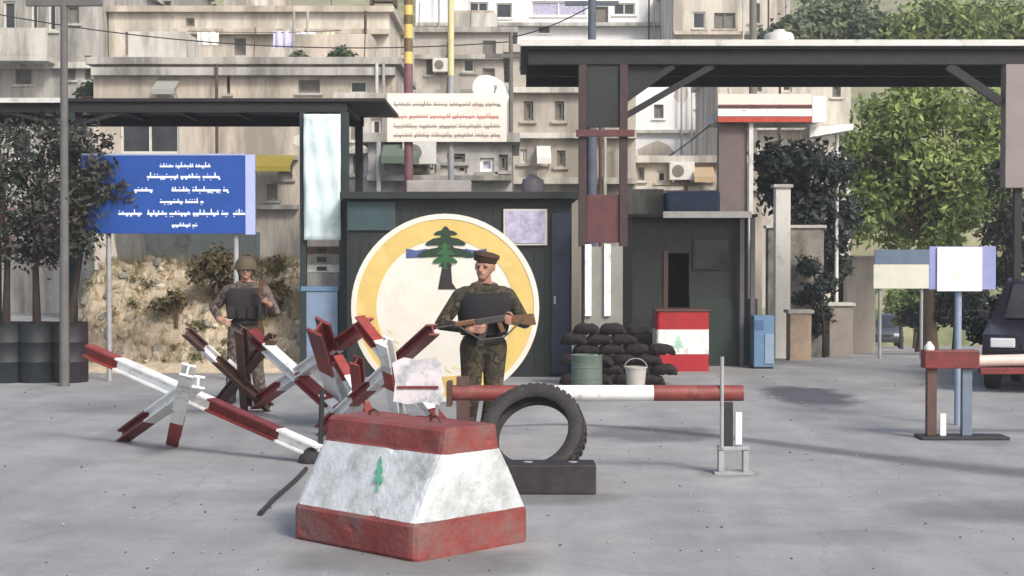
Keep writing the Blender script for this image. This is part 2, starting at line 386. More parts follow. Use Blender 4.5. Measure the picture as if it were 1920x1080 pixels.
hedgehog(c, [(at(165, 657, 14.8), at(598, 848, 13.5), [(.14, 0), (.55, 1), (.84, 2), (1, 1)], 0),
             (at(352, 694, 13.3), at(325, 826, 14.65), [(.45, 1), (.66, 1), (1, 0)], .3),
             (at(372, 716, 13.7), at(230, 818, 15.1), [(.52, 1), (.62, 1), (1, 2)], .2)],
         "leftmost red and white steel hedgehog with a long beam sloping towards the concrete block", .115, RW)
c = at(600, 693, 16.5)
hedgehog(c, [(at(478, 758, 17.9), at(692, 606, 15.2), [(.26, 0), (.76, 1), (1, 0)], 0),
             (at(472, 626, 17.4), at(655, 792, 16.1), [(.16, 2), (.5, 1), (.8, 0), (1, 1)], .2),
             (at(597, 612, 15.4), at(645, 776, 17.0), [(.25, 2), (.45, 0), (1, 1)], .5, .17)],
         "red and white steel hedgehog between the standing guard and the yellow roundel", .115, RW)
c = at(745, 695, 13.6)
hedgehog(c, [(at(812, 618, 12.9), at(600, 808, 14.6), [(.2, 2), (.36, 0), (.52, 1), (.68, 0), (.84, 1), (1, 0)], 0),
             (at(672, 600, 14.2), at(860, 838, 13.2), [(.2, 0), (.34, 1), (.5, 0), (.74, 1), (.86, 2), (1, 0)], .15),
             (at(722, 640, 12.9), at(758, 840, 14.0), [(.24, 1), (.4, 0), (.7, 1), (1, 2)], .5)],
         "red and white steel hedgehog right behind the concrete block, before the yellow roundel", .098, RW)
c = at(432, 690, 17.6)
hedgehog(c, [(at(350, 622, 17.0), at(505, 765, 17.9), [(.2, 2), (.34, 1), (1, 3)], 0),
             (at(512, 632, 17.1), at(405, 762, 18.1), [(.3, 3), (1, 2)], .3),
             (at(452, 618, 17.0), at(462, 764, 18.0), [(.5, 3), (1, 3)], .6)],
         "rusty brown steel hedgehog at the feet of the guard on the left", .10, [M_red, M_white, M_brown, M_rust])

c = at(672, 738, 14.9)
hedgehog(c, [(at(606, 790, 15.6), at(752, 690, 14.1), [(.2, 1), (.5, 0), (.75, 1), (1, 0)], 0),
             (at(632, 672, 15.3), at(716, 822, 14.7), [(.25, 0), (.5, 1), (.75, 0), (1, 1)], .2),
             (at(668, 676, 14.2), at(680, 812, 15.4), [(.4, 0), (1, 1)], .4)],
         "small red and white steel hedgehog wedged between the two larger ones behind the concrete block", .095, RW)
# white board propped on the hedgehog
def white_board():
    a, b = at(735, 672, 12.7), at(832, 758, 12.7)
    root = thing("broken_board", Vector(((a.x + b.x) / 2, 12.75, b.z)), "chalky white broken board propped on the hedgehog behind the concrete block", "board")
    w_, h_ = b.x - a.x, a.z - b.z
    m = MB(); m.prism([(.02 * w_, .06 * h_), (.3 * w_, 0), (.62 * w_, .05 * h_), (.93 * w_, -.02 * h_), (1.02 * w_, .3 * h_), (.95 * w_, .55 * h_), (1.0 * w_, .82 * h_), (.84 * w_, 1.03 * h_), (.5 * w_, .96 * h_), (.22 * w_, 1.02 * h_), (.0 * w_, .9 * h_), (.06 * w_, .5 * h_)], (a.x, 12.7, b.z), (1, 0, 0), (0, 0, 1), (0, .03, 0))
    m.build("board", mat("chalky_board", S(206, 200, 204), .7, .16, 9, .05, dirt=S(150, 156, 160), dscale=7, damt=.54), root)
    m = MB(); m.span(a.x + .1 * w_, a.x + .9 * w_, 12.688, 12.698, b.z + .34 * h_, b.z + .40 * h_); m.build("batten", M_dred, root)
    m = MB(); m.bar((a.x + .06, 12.735, a.z - .03), (a.x + .06, 12.95, 0), .025); m.bar((b.x - .06, 12.735, a.z - .03), (b.x - .06, 12.95, 0), .025); m.build("prop_leg", M_gray, root)
white_board()

# black post and bar
def black_post():
    g = onground(600, 868); d = g.y
    root = thing("marker_post", g, "thin black marker post with heavy rubber foot beside the concrete block", "marker post")
    m = MB(); m.tube([g + Vector((0, 0, .05)), at(604, 732, d)], .022, 10); m.build("post", M_black, root, True)
    m = MB(); m.lathe([(.13, 0), (.135, .03), (.11, .08), (.05, .13), (.028, .14)], g + Vector((-.05, 0, 0)), n=20); m.build("rubber_foot", M_rubber, root, True)
    m = MB(); m.tube([at(604, 742, d) + Vector((-.03, 0, 0)), at(604, 742, d) + Vector((.03, 0, 0))], .012, 8); m.build("eyelet", M_gray, root, True)
    a = onground(574, 884); b = onground(488, 969); m = MB(); k = Vector((0, 0, .018))
    m.tube([a + k, a.lerp(b, .3) + k + Vector((.01, 0, 0)), a.lerp(b, .7) + k + Vector((-.008, 0, 0)), b + k], .018, 10)
    solo(m, "steel_bar", M_black, "thin black bar lying on the road left of the concrete block", "bar", smooth=True, origin=b)
black_post()

# ------------------------------------------------------------------ round emblem sign
def roundel():
    d = 15.6; k = px(d); c = at(835, 577, d); rad = 174 * k
    root = thing("emblem_sign", Vector((c.x, d, 0)), "large round yellow rimmed emblem sign with a cedar, standing behind the concrete block", "round sign")
    rot = Matrix.Rotation(R(90), 3, 'X')                     # lathe axis points to the camera (-y)
    m = MB(); m.lathe([(rad, -.03), (rad, .03)], c, rot, 72); m.build("disc", M_cream2, root, True)
    def ring(r0, r1, z, name, mm):
        q = MB(); q.lathe([(r0, .02), (r0, z), (r1, z), (r1, .02)], c, rot, 72, closed=True); q.build(name, mm, root, True)
    ring(rad * .955, rad * 1.012, .040, "rim", M_cream2)
    ring(rad * .74, rad * .955, .034, "yellow_band", M_yellow)
    X, Z = Vector((1, 0, 0)), Vector((0, 0, 1)); o = Vector((0, -1, 0))
    P = lambda x, y: Vector((at(x, y, d).x, d - .03, at(x, y, d).z))
    b = P(836, 499); m = MB()
    m.prism([(x * 128 * k * .62, y * 75 * k) for x, y in CEDAR], b, X, Z, o * .012); m.build("cedar_emblem", M_dkgreen, root)
    m = MB(); m.prism([(x * 70 * k * .5, y * 52 * k) for x, y in CEDAR], P(835, 505) + o * .012, X, Z, o * .004); m.build("cedar_inner_green", M_green, root)  # brighter green middle of the painted cedar
    m = MB()
    for x0, x1, y0, y1 in ((762, 800, 466, 484), (872, 912, 466, 484)):
        a, q = P(x0, y1), P(x1, y0); dx, dz = q.x - a.x, q.z - a.z
        m = MB(); m.prism([(0, 0), (dx, dz * .1), (dx * 1.02, dz), (dx * .5, dz * .8), (0, dz)], a, X, Z, o * .006); m.build("blue_ribbon", M_navy, root)
    m = MB(); a = P(822, 542)
    m.prism([(0, 0), (34 * k, 0), (26 * k, 12 * k), (24 * k, 44 * k), (8 * k, 44 * k), (3 * k, 18 * k)], a, X, Z, o * .008); m.build("cedar_trunk", M_black, root)
    m = MB()                                                  # wreath strokes along the lower band, gold brown
    for i in range(26):
        a = R(200 + i * 5.4); r = rad * .66; q = Vector((c.x + r * math.cos(a), d - .03, c.z + r * math.sin(a)))
        tgt = Vector((-math.sin(a), 0, math.cos(a))); nn = Vector((math.cos(a), 0, math.sin(a))); sgn = 1 if i % 2 else -1
        m.prism([(0, 0), (.035, .012), (.075, 0), (.035, -.012)], q, (tgt + nn * .5 * sgn).normalized(), (nn - tgt * .5 * sgn).normalized(), o * .004)
    m.build("laurel_wreath", mat("pale_gold", S(214, 206, 150), .5, .15, 8, 0), root)
    m = MB()
    for x in (-.45, .45):
        m.bar((c.x + x, d + .055, 0), (c.x + x, d + .055, c.z + .5), .05, .04); m.bar((c.x + x, d + .08, c.z), (c.x + x, d + .7, 0), .04, .04)
    m.build("stand", M_steel, root)
roundel()

# ------------------------------------------------------------------ tyre, rubber block
def tyre():
    t = R(33); d = 12.3; Rm, W = .40, .2
    cz = Rm * math.cos(t) + W / 2 * math.sin(t); c = Vector((at(1000, 800, d).x, d, cz))
    rot = Matrix.Rotation(R(-14), 3, 'Z') @ Matrix.Rotation(R(90) - t, 3, 'X')
    root = thing("tyre", Vector((c.x, c.y, 0)), "worn black tyre without a wheel, tilted back behind the dark rubber block", "tyre")
    o = MB(); h = W / 2
    prof = [(.285, -h * .72), (.30, -h * .9), (.335, -h), (.37, -h * .98), (.392, -h * .86), (.40, -h * .6), (.402, 0), (.40, h * .6), (.392, h * .86), (.37, h * .98), (.335, h), (.30, h * .9), (.285, h * .72), (.295, h * .5), (.345, h * .4), (.355, 0), (.345, -h * .4), (.295, -h * .5)]
    o.lathe(prof, c, rot, 64, closed=True); o.build("casing", M_rubber, root, True)
    tr = MB()
    for k in range(44):
        a = 2 * math.pi * k / 44
        for s in (-1, 1):
            p = rot @ Vector((.403 * math.cos(a + s * .03), .403 * math.sin(a + s * .03), s * h * .42)) + c
            tr.box(p, (.012, .036, h * .62), rot @ Matrix.Rotation(a, 3, 'Z') @ Matrix.Rotation(.35 * s, 3, 'X'))
    tr.build("tread", M_rubber, root)
    a, b = onground(948, 929), onground(1118, 929); m = MB(); hgt = .222
    root = thing("rubber_block", Vector(((a.x + b.x) / 2, a.y + .15, 0)), "long dark rubber block lying in front of the tilted tyre", "rubber block")
    m.span(a.x, b.x, a.y, a.y + .3, 0, hgt, .014); m.build("block", mat("block_rubber", (.022, .020, .024), .7, .4, 6, .2, dirt=S(70, 66, 70), dscale=4, damt=.42), root)
    m = MB()
    for f in (.25, .75): m.lathe([(.035, hgt - .004), (.035, hgt + .004), (.02, hgt + .006)], (a.x + (b.x - a.x) * f, a.y + .15, 0), n=16)
    m.build("bolt_plate", M_gray, root, True)
    m = MB(); m.tube([(a.x - .02, a.y + .1, hgt * .6), (a.x - .06, a.y + .1, hgt * .55), (a.x - .06, a.y + .2, hgt * .55), (a.x - .02, a.y + .2, hgt * .6)], .01, 8); m.build("handle", M_rust, root, True)
tyre()

# ------------------------------------------------------------------ boom barriers
def boom_left():
    d = 12.9; k = px(d); g = onground(1380, 888)
    root = thing("boom_barrier", Vector((at(1120, 700, d).x, d, 0)), "red and white striped boom resting across the road behind the tilted tyre", "boom barrier")
    y = lambda yy: at(960, yy, d).z; X = lambda xx: at(xx, 700, d).x
    m = MB(); zc = y(737); r = 15 * k
    for x0, x1, mi, rr in ((850, 1040, 0, r), (1040, 1225, 1, r), (1225, 1392, 0, r)):
        m.mi = mi; m.tube([(X(x0), d, zc), (X(x1), d, zc)], rr, 20, caps=False)
    m.mi = 0; m.lathe([(r * 1.0, 0), (r * 1.0, .006)], (X(1392), d, zc), Matrix.Rotation(R(90), 3, 'Y'), 20); m.lathe([(r, -.006), (r, 0)], (X(850), d, zc), Matrix.Rotation(R(90), 3, 'Y'), 20)
    m.build("boom", [mat("boom_red", S(122, 58, 52), .5, .25, 8, .1, dirt=S(140, 96, 90), dscale=7, damt=.46), M_white], root, True)
    m = MB(); m.span(X(1356), X(1374), d - .03, d + .03, y(836) + .002, y(754), .004); m.build("post", M_black, root)
    m = MB(); m.span(X(1378), X(1390), d - .05, d - .02, y(832), y(772), .003); m.build("catch_plate", M_white, root)
    m = MB(); m.tube([(X(1352), d - .06, y(838)), (X(1352), d - .06, y(668))], .016, 10); m.build("rod", M_gray, root, True)
    m = MB()
    m.span(X(1346), X(1404), d - .06, d + .06, y(842), y(836), .002)
    for x in (1352, 1398): m.span(X(x - 5), X(x + 5), d - .05, d - .02, 0.02, y(843)); m.span(X(x - 5), X(x + 5), d + .02, d + .05, 0.02, y(843))
    m.span(X(1338), X(1412), d - .09, d + .09, 0, .018, .003); m.build("stand", M_gray, root)
    m = MB(); m.span(X(856), X(880), d - .035, d + .035, 0, y(706), .004); m.build("pivot_post", M_brown, root)
    m = MB(); m.span(X(838), X(848), d - .12, d + .12, y(760), y(715), .006); m.build("counterweight", M_rust, root)
boom_left()
def boom_right():
    d = 15.3; k = px(d); y = lambda yy: at(960, yy, d).z; X = lambda xx: at(xx, 700, d).x
    root = thing("boom_barrier", Vector((X(1800), d, 0)), "boom barrier with a thick dark red end on two legs by the dark car", "boom barrier")
    m = MB(); m.span(X(1730), X(1832), d - .09, d + .09, y(690), y(656), .01); m.build("boom_head", M_dred, root)
    m = MB(); r = 11 * k
    for x0, x1, mi in ((1833, 1960, 0), (1960, 2150, 1), (2150, 2340, 0)):
        m.mi = mi; m.tube([(X(x0), d, y(677)), (X(x1), d, y(674))], r, 16, caps=True)
    m.build("boom", [mat("boom_cream", S(206, 186, 176), .5, .12, 8, .05, dirt=S(160, 120, 112), dscale=5, damt=.46), M_red], root, True)
    m = MB(); m.span(X(1836), X(2340), d - .05, d + .05, y(701), y(689), .004); m.build("under_rail", M_dred, root)
    m = MB(); m.lathe([(.05, y(656)), (.05, y(650)), (.03, y(645)), (.012, y(640))], (X(1742), d, 0), n=16); m.build("lamp_cap", M_tin, root, True)
    for x, mm, w in ((1746, M_brown, 9), (1812, mat("leg_blue_grey", S(104, 116, 132), .5, .15, 8, .05), 9)):
        m = MB(); m.span(X(x - w), X(x + w), d - .04, d + .04, .032, y(691), .004); m.build("leg", mm, root)
    m = MB(); m.span(X(1760), X(1771), d - .07, d - .045, .034, y(774), .003); m.build("reflector", M_white, root)
    m = MB(); m.span(X(1722), X(1885), d - .16, d + .16, 0, .03, .004); m.build("base_plate", M_black, root)
boom_right()

# ------------------------------------------------------------------ signs
def blue_sign():
    d = 22.0; X = lambda x: at(x, 400, d).x; Z = lambda y: at(960, y, d).z
    root = thing("sign_board", Vector((X(316), d, 0)), "blue sign board with white lines of Arabic script, under the left canopy", "sign board")
    m = MB(); m.span(X(152), X(460), d, d + .05, Z(438), Z(292), .005); m.build("panel", M_blue, root)
    m = MB(); m.span(X(460) + .002, X(478), d - .01, d + .06, Z(440), Z(290), .005); m.build("edge_strip", mat("pale_lilac_paint", S(164, 176, 222), .5, .08, 5, 0), root)
    m = MB(); m.span(X(152), X(460), d - .008, d + .058, Z(291.5), Z(288), .002); m.build("top_trim", mat("pale_trim", S(150, 164, 200), .5, .1, 5, 0), root)
    m = MB(); i = 0
    for y, spans, h in ((312, ((300, 395),), 10), (332, ((276, 412),), 12), (357, ((252, 290), (322, 428)), 12), (379, ((300, 382),), 11), (401, ((222, 266), (276, 428), (437, 460)), 12), (423, ((322, 370),), 10)):
        for x0, x1 in spans:
            i += 1; strokes(m, (X(x0), d - .001, Z(y)), (1, 0, 0), (0, 0, 1), (0, -.006, 0), 0, X(x1) - X(x0), h * px(d), i)
    m.build("lettering", M_letter, root)
    m = MB()
    for x in (200, 440): m.tube([(X(x), d + .1, 0), (X(x), d + .1, Z(286))], .035, 12)
    m.build("post", M_gray, root, True)
blue_sign()
def poles_sign():
    d = 27.; X = lambda x: at(x, 300, d).x; Z = lambda y: at(960, y, d).z
    root = thing("sign_board", Vector((X(838), d, 0)), "cream sign board with rows of faded script on two tall poles", "sign board")
    m = MB(); m.span(X(726), X(950), d, d + .05, Z(266), Z(175), .004); m.build("panel", mat("sign_cream", S(236, 228, 218), .6, .05, 4, .03, dirt=S(220, 206, 194), dscale=3, damt=.45), root)
    mm = mat("script_red", S(196, 140, 130), .6, .15, 9, 0); m2 = mat("script_grey", S(160, 150, 138), .6, .15, 9, 0); a = MB()
    for j, (y, q) in enumerate(((196, 1), (219, 0), (237, 1), (254, 1))):
        a.mi = q; strokes(a, (X(738), d - .001, Z(y)), (1, 0, 0), (0, 0, 1), (0, -.006, 0), 0, X(938) - X(738), 9 * px(d), 50 + j)
    a.build("lettering", [mm, m2], root); 
    yb = mat("pole_yellow", S(226, 190, 110), .5, .1, 6, .05)
    m = MB(); zs = [0, Z(178), Z(150), Z(118), Z(96), Z(70), Z(44), Z(26), Z(8), Z(-40)]; ms = [2, 2, 2, 0, 1, 0, 1, 0, 1]
    for z0, z1, mi in zip(zs, zs[1:], ms):
        m.mi = mi; m.tube([(X(765), d + .13, z0), (X(765), d + .13, z1)], .075, 14, caps=False)
    m.build("striped_pole", [yb, mat("pole_brown", S(110, 92, 56), .5, .2, 6, 0), mat("pole_red", S(118, 82, 86), .6, .2, 6, 0)], root, True)
    m = MB(); zs = [0, Z(140), Z(-40)]
    for i in range(2):
        m.mi = i; m.tube([(X(845), d + .13, zs[i]), (X(845), d + .13, zs[i + 1])], .055, 14, caps=False)
    m.build("plain_pole", [M_gray, mat("pole_cream", S(206, 200, 150), .5, .1, 6, 0)], root, True)
poles_sign()
def white_sign():
    d = 16.4; X = lambda x: at(x, 500, d).x; Z = lambda y: at(960, y, d).z
    root = thing("road_sign", Vector((X(1801), d, 0)), "square white sign with a blue surround on a pale blue pole at the right", "road sign")
    m = MB(); m.span(X(1743), X(1868), d + .012, d + .03, Z(543), Z(462), .004); m.build("backing", mat("sign_lilac", S(134, 140, 186), .5, .12, 4, 0), root)
    m = MB(); m.span(X(1757), X(1841), d - .012, d + .01, Z(546), Z(464), .004); m.build("panel", mat("sign_white", (.86, .87, .88), .4, .03, 4, 0), root)
    m = MB(); m.prism([(x * .045, y * .1) for x, y in CEDAR], (X(1796), d - .012, Z(528)), (1, 0, 0), (0, 0, 1), (0, -.003, 0)); m.build("faded_emblem", mat("faded_emblem", S(226, 226, 196), .6, .1, 9, 0), root)
    m = MB(); m.tube([(X(1801), d + .075, 0), (X(1801), d + .075, Z(462))], .035, 14); m.build("pole", mat("pole_blue", S(132, 148, 168), .5, .12, 6, .05), root, True)
white_sign()

# ------------------------------------------------------------------ canopies
def canopy_right():
    d0, d1 = 22.0, 25.2; z1 = at(960, 84, d0).z
    X = lambda x, d=d0: at(x, 300, d).x; Z = lambda y, d=d0: at(960, y, d).z
    root = thing("canopy", Vector((X(1450), d0 + 1.6, 0)), "wide dark steel canopy over the road on the right with a braced post", "canopy")
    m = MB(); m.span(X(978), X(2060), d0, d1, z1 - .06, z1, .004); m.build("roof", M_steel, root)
    m = MB(); m.span(X(974), X(2062), d0 - .05, d0 - .003, z1 - .02, z1 + .065, .004); m.build("fascia", M_tin, root)
    m = MB()                                                  # roof sheets with ridges on top
    for i in range(40): x = X(980) + (X(2058) - X(980)) * i / 39; m.span(x - .03, x + .03, d0, d1, z1 + .001, z1 + .03)
    m.build("roof_ridge", M_tin, root)
    for d in (d0 + .12, (d0 + d1) / 2, d1 - .12):
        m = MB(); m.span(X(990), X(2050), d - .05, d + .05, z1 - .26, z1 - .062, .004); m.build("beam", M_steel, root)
    m = MB()
    for i in range(9): x = X(1000) + (X(2040) - X(1000)) * i / 8; m.span(x - .03, x + .03, d0 + .2, d1 - .2, z1 - .13, z1 - .064)
    m.build("rafter", M_steel, root)
    zb = z1 - .262
    for x in (1093, 1170):
        m = MB(); m.span(X(x) - .055, X(x) + .055, d0 + .06, d0 + .18, Z(462), zb, .004); m.build("post", mat("post_brown", S(58, 42, 42), .6, .25, 6, .1), root)
    m = MB(); m.span(X(1080), X(1190), d0 - .0, d0 + .055, Z(256), Z(243), .003); m.build("cross_piece", M_maroon, root)
    m = MB(); m.span(X(1101), X(1162), d0 + .1, d0 + .16, Z(455), Z(365), .004); m.build("infill_panel", M_maroon, root)
    m = MB(); m.span(X(1101), X(1162), d0 + .1, d0 + .13, Z(238), zb - .003, .004); m.build("upper_panel", M_dark, root)
    m = MB(); m.span(X(1096), X(1168), d0 + .02, d0 + .22, .0, Z(462) - .003, .006); m.build("plinth", mat("plinth_grey", S(132, 132, 126), .8, .15, 3, .1), root)
    for x in (1103, 1139):
        m = MB(); m.span(X(x) - .045, X(x) + .045, d0 - .03, d0 + .017, .9, Z(458), .004); m.build("white_strip", M_white, root)
    for xa, ya, xb in ((1150, 230, 1338), (1150, 202, 1264)):   # two parallel knee braces
        m = MB(); m.bar((X(xa), d0 + .12, Z(ya)), (X(xb), d0 + .12, zb - .01), .085, .05, up=(0, 1, 0)); m.build("brace", M_steel, root)
    m = MB(); m.prism([(0, 0), (0, -.42), (.12, -.36), (.50, -.06), (.56, 0)], (X(1179), d0 + .17, zb - .002), (1, 0, 0), (0, 0, 1), (0, .03, 0)); m.build("gusset", M_dark, root)
    m = MB(); m.span(X(1914) - .05, X(1914) + .05, d0 + .1, d0 + .2, 0, Z(352) - .003, .004); m.build("post", M_steel, root)
    m = MB(); m.span(X(1886), X(1942), d0 + .02, d0 + .26, Z(352), zb, .008); m.build("cladding", mat("post_grey", S(136, 128, 124), .8, .12, 2, .1), root)
    m = MB(); m.bar((X(1884), d0 + .12, Z(192)), (X(1780), d0 + .12, zb - .01), .12, .07, up=(0, 1, 0)); m.build("brace", M_steel, root)
    for x in (1096, 1965):
        m = MB(); m.span(X(x, d1) - .05, X(x, d1) + .05, d1 - .18, d1 - .06, 0, zb, .004); m.build("rear_post", M_steel, root)
canopy_right()
def canopy_left():
    d0, d1 = 23.2, 26.0; z1 = at(960, 184, d0).z
    X = lambda x: at(x, 300, d0).x; Z = lambda y: at(960, y, d0).z
    root = thing("canopy", Vector((X(350), d0 + 1.4, 0)), "long low dark steel canopy on the left above the blue sign board", "canopy")
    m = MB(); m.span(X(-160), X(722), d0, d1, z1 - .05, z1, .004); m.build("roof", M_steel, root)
    m = MB(); m.span(X(-164), X(116), d0 - .05, d0 - .003, z1 - .07, z1 + .0, .003); m.build("fascia", M_tin, root)
    for d in (d0 + .1, d1 - .1):
        m = MB(); m.span(X(-150), X(650), d - .05, d + .05, z1 - .2, z1 - .052, .004); m.build("beam", M_steel, root)
    m = MB()
    for i in range(8): x = X(-140) + (X(640) - X(-140)) * i / 7; m.span(x - .03, x + .03, d0 + .18, d1 - .18, z1 - .12, z1 - .054)
    m.build("rafter", M_steel, root)
    zb = z1 - .202
    for x, w in ((126, 13), (567, 6), (644, 9)):
        m = MB(); m.span(X(x - w), X(x + w), d0 + .04, d0 + .16, 0, zb, .004); m.build("post", mat("post_teal", S(34, 46, 48), .6, .25, 6, .1), root)
    for x in (-120, 640):
        m = MB(); m.span(X(x) - .06, X(x) + .06, d1 - .16, d1 - .04, 0, zb, .004); m.build("rear_post", M_steel, root)
    for xa, ya, xb in ((110, 232, 20), (636, 268, 574), (636, 240, 600), (142, 232, 220)):
        m = MB(); m.bar((X(xa), d0 + .1, Z(ya)), (X(xb), d0 + .1, zb - .01), .05, .05, up=(0, 1, 0)); m.build("brace", M_steel, root)
    m = MB(); d = d0 - .03                                      # banner hung on the posts
    nx, nz = 10, 24; vv = []
    for j in range(nz + 1):
        for i in range(nx + 1):
            x = X(570) + (X(639) - X(570)) * i / nx; z = Z(450) + (Z(214) - Z(450)) * j / nz
            vv.append((x, d + .015 * math.sin(i * 1.5 + j * .3) + .012 * math.sin(j * .9), z))
    m.poly(vv, [(j * (nx + 1) + i, j * (nx + 1) + i + 1, (j + 1) * (nx + 1) + i + 1, (j + 1) * (nx + 1) + i) for j in range(nz) for i in range(nx)])
    bn = solo(m, "banner", M_banner, "pale blue white cloth banner hanging between two canopy posts", "banner", smooth=True, origin=(X(604), d, Z(214)))
    sm = bn.modifiers.new("thickness", 'SOLIDIFY'); sm.thickness = .006
canopy_left()

# ------------------------------------------------------------------ guard booths
def booth_dark():
    d0 = 22.8; X = lambda x, d=d0: at(x, 500, d).x; Z = lambda y, d=d0: at(960, y, d).z
    root = thing("guard_booth", Vector((X(860), d0 + 1.2, 0)), "dark green flat roofed guard booth behind the yellow roundel", "guard booth")
    x0, x1, zt = X(650), X(1072), Z(374)
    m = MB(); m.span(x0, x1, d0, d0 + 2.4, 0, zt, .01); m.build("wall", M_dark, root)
    m = MB()
    for i in range(22): x = x0 + (x1 - x0) * (i + .5) / 22; m.span(x - .02, x + .02, d0 - .015, d0 - .001, .05, zt - .05)
    m.build("wall_rib", M_dark, root)
    m = MB(); m.span(X(640), X(1084), d0 - .18, d0 + 2.6, zt + .002, Z(360), .01); m.build("roof", M_dark, root)
    m = MB(); m.span(X(944), X(1026), d0 - .05, d0 - .02, Z(460), Z(392), .004); m.build("window", M_frame, root)
    w = root.children[-1]; m = MB(); m.span(X(949), X(1021), d0 - .062, d0 - .051, Z(456), Z(396)); m.build("pane", M_lav, w)
    m = MB(); m.span(X(652), X(742), d0 - .05, d0 - .018, Z(432), Z(378), .004); m.build("side_panel", M_teal, root)
    m = MB(); m.span(X(1034), X(1068), d0 - .04, d0 - .017, .05, Z(400), .004); m.build("door", mat("door_navy", S(40, 46, 66), .5, .3, 5, .05), root)
    dr = root.children[-1]; m = MB(); m.span(X(1038), X(1042), d0 - .06, d0 - .041, Z(570), Z(555)); m.build("handle", M_gray, dr)
    # clutter on the roof
    zt = Z(360)
    m = MB(); m.span(X(760), X(882), d0 + .3, d0 + 1.0, zt, Z(338, d0 + .3), .015); solo(m, "tin_chest", mat("pale_tin", S(150, 146, 144), .6, .2, 5, .1), "pale tin chest lying on the roof of the dark booth", "chest", origin=(X(820), d0 + .6, zt))
    m = MB(); m.lathe([(.16, 0), (.165, .04), (.165, .12), (.15, .2), (.06, .25), (.06, .28)], (X(1000), d0 + .5, zt), n=24); solo(m, "water_drum", mat("drum_grey", S(120, 116, 122), .5, .2, 5, .05), "small grey water drum on the roof of the dark booth", "drum", origin=(X(1000), d0 + .5, zt), smooth=True)
booth_dark()
def booth_right():
    d0 = 25.0; X = lambda x, d=d0: at(x, 500, d).x; Z = lambda y, d=d0: at(960, y, d).z
    root = thing("guard_booth", Vector((X(1300), d0 + 1.2, 0)), "dark open fronted guard booth under the right canopy with a white roof edge", "guard booth")
    zt = Z(408); t = .06
    m = MB()                                                  # back and sides, front wall around the doorway
    m.span(X(1186), X(1250), d0, d0 + t, 0, zt); m.span(X(1292), X(1402), d0, d0 + t, 0, zt); m.span(X(1250) + .001, X(1292) - .001, d0, d0 + t, Z(475), zt)
    m.span(X(1186), X(1186) + t, d0 + t + .001, d0 + 2.2, 0, zt); m.span(X(1402) - t, X(1402), d0 + t + .001, d0 + 2.2, 0, zt); m.span(X(1186) + t + .001, X(1402) - t - .001, d0 + 2.14, d0 + 2.2, 0, zt)
    m.build("wall", mat("booth_slate", S(44, 46, 50), .7, .3, 3, .1, dirt=S(32, 40, 39), dscale=2, damt=.5), root)
    m = MB(); m.span(X(1172), X(1416), d0 - .25, d0 + 2.3, zt + .002, zt + .05, .006); m.build("roof", M_steel, root)
    m = MB(); m.span(X(1240), X(1404), d0 - .29, d0 - .252, zt - .01, zt + .09, .004); m.build("roof_edge", M_tin, root)
    m = MB(); m.span(X(1298), X(1368), d0 - .03, d0 - .002, Z(506), Z(446), .003); m.build("window", M_steel, root)
    w = root.children[-1]; m = MB(); m.span(X(1302), X(1364), d0 - .04, d0 - .031, Z(502), Z(450)); m.build("pane", M_glass, w)
    m = MB(); m.span(X(1292) + .002, X(1420), d0 - .035, d0 - .002, Z(690), Z(560), .004); m.build("lower_panel", mat("panel_green", S(34, 50, 46), .6, .2, 4, .1), root)
    m = MB(); m.span(X(1244), X(1250) + .02, d0 - .03, d0 - .002, 0, Z(470)); m.build("door_frame", M_brown, root)
    for x in (1388, 1408):
        m = MB(); m.span(X(x) - .035, X(x) + .035, d0 - .2, d0 - .13, 0, zt - .003, .004); m.build("post", mat("post_slate", S(88, 84, 90), .6, .2, 5, .1), root)
    m = MB(); zt += .052
    m.span(X(1252), X(1352), d0 + .1, d0 + 1.0, zt, Z(358), .05); solo(m, "tarpaulin_bundle", mat("tarp_blue", S(44, 68, 98), .6, .3, 5, .2), "blue tarpaulin bundle on the roof of the open booth", "tarpaulin", origin=(X(1300), d0 + .5, zt))
    # lintel block between the booths and the canopy post
    m = MB(); m.span(X(1180), X(1250), d0 + .5, d0 + 1.4, zt, Z(352), .02); solo(m, "cement_crate", M_conc2, "grey crate on the roof of the open booth beside the blue bundle", "crate", origin=(X(1215), d0 + .8, zt))
booth_right()
def flag_block():
    d = 23.8; X = lambda x: at(x, 600, d).x; Z = lambda y: at(960, y, d).z
    root = thing("flag_block", Vector((X(1281), d + .3, 0)), "block painted red white and red with a green cedar before the booth doorway", "painted block")
    mats = [mat("flag_red", (.34, .012, .02), .5, .2, 5, .1), M_white]
    x0, x1 = X(1231), X(1330); zs = [0, Z(664), Z(618), Z(584)]
    m = MB()
    rad = .05
    rings = []
    for z in zs:
        ring = []
        for cx, cy, a0 in ((x1 - rad, d + .75 - rad, 0), (x0 + rad, d + .75 - rad, 90), (x0 + rad, d + rad, 180), (x1 - rad, d + rad, 270)):
            for q in range(5): a = R(a0 + 22.5 * q); ring.append(m.bm.verts.new((cx + rad * math.cos(a), cy + rad * math.sin(a), z)))
        rings.append(ring)
    for i, (a, b) in enumerate(zip(rings, rings[1:])):
        for k in range(len(a)): f = m.bm.faces.new((a[k], a[(k + 1) % len(a)], b[(k + 1) % len(a)], b[k])); f.material_index = (0, 1, 0)[i]
    m.bm.faces.new(rings[-1]); m.bm.faces.new(rings[0][::-1]); m.build("block", mats, root)
    m = MB(); m.prism([(x * .13, y * .25) for x, y in CEDAR], (X(1272), d - .001, Z(660)), (1, 0, 0), (0, 0, 1), (0, -.004, 0)); m.build("painted_cedar", mat("cedar_mint", S(160, 206, 186), .6, .15, 8, 0), root)
    m = MB(); m.span(x0 - .02, x1 + .02, d - .02, d + .77, zs[-1] + .001, zs[-1] + .03, .006); m.build("lid", M_brown, root)
flag_block()

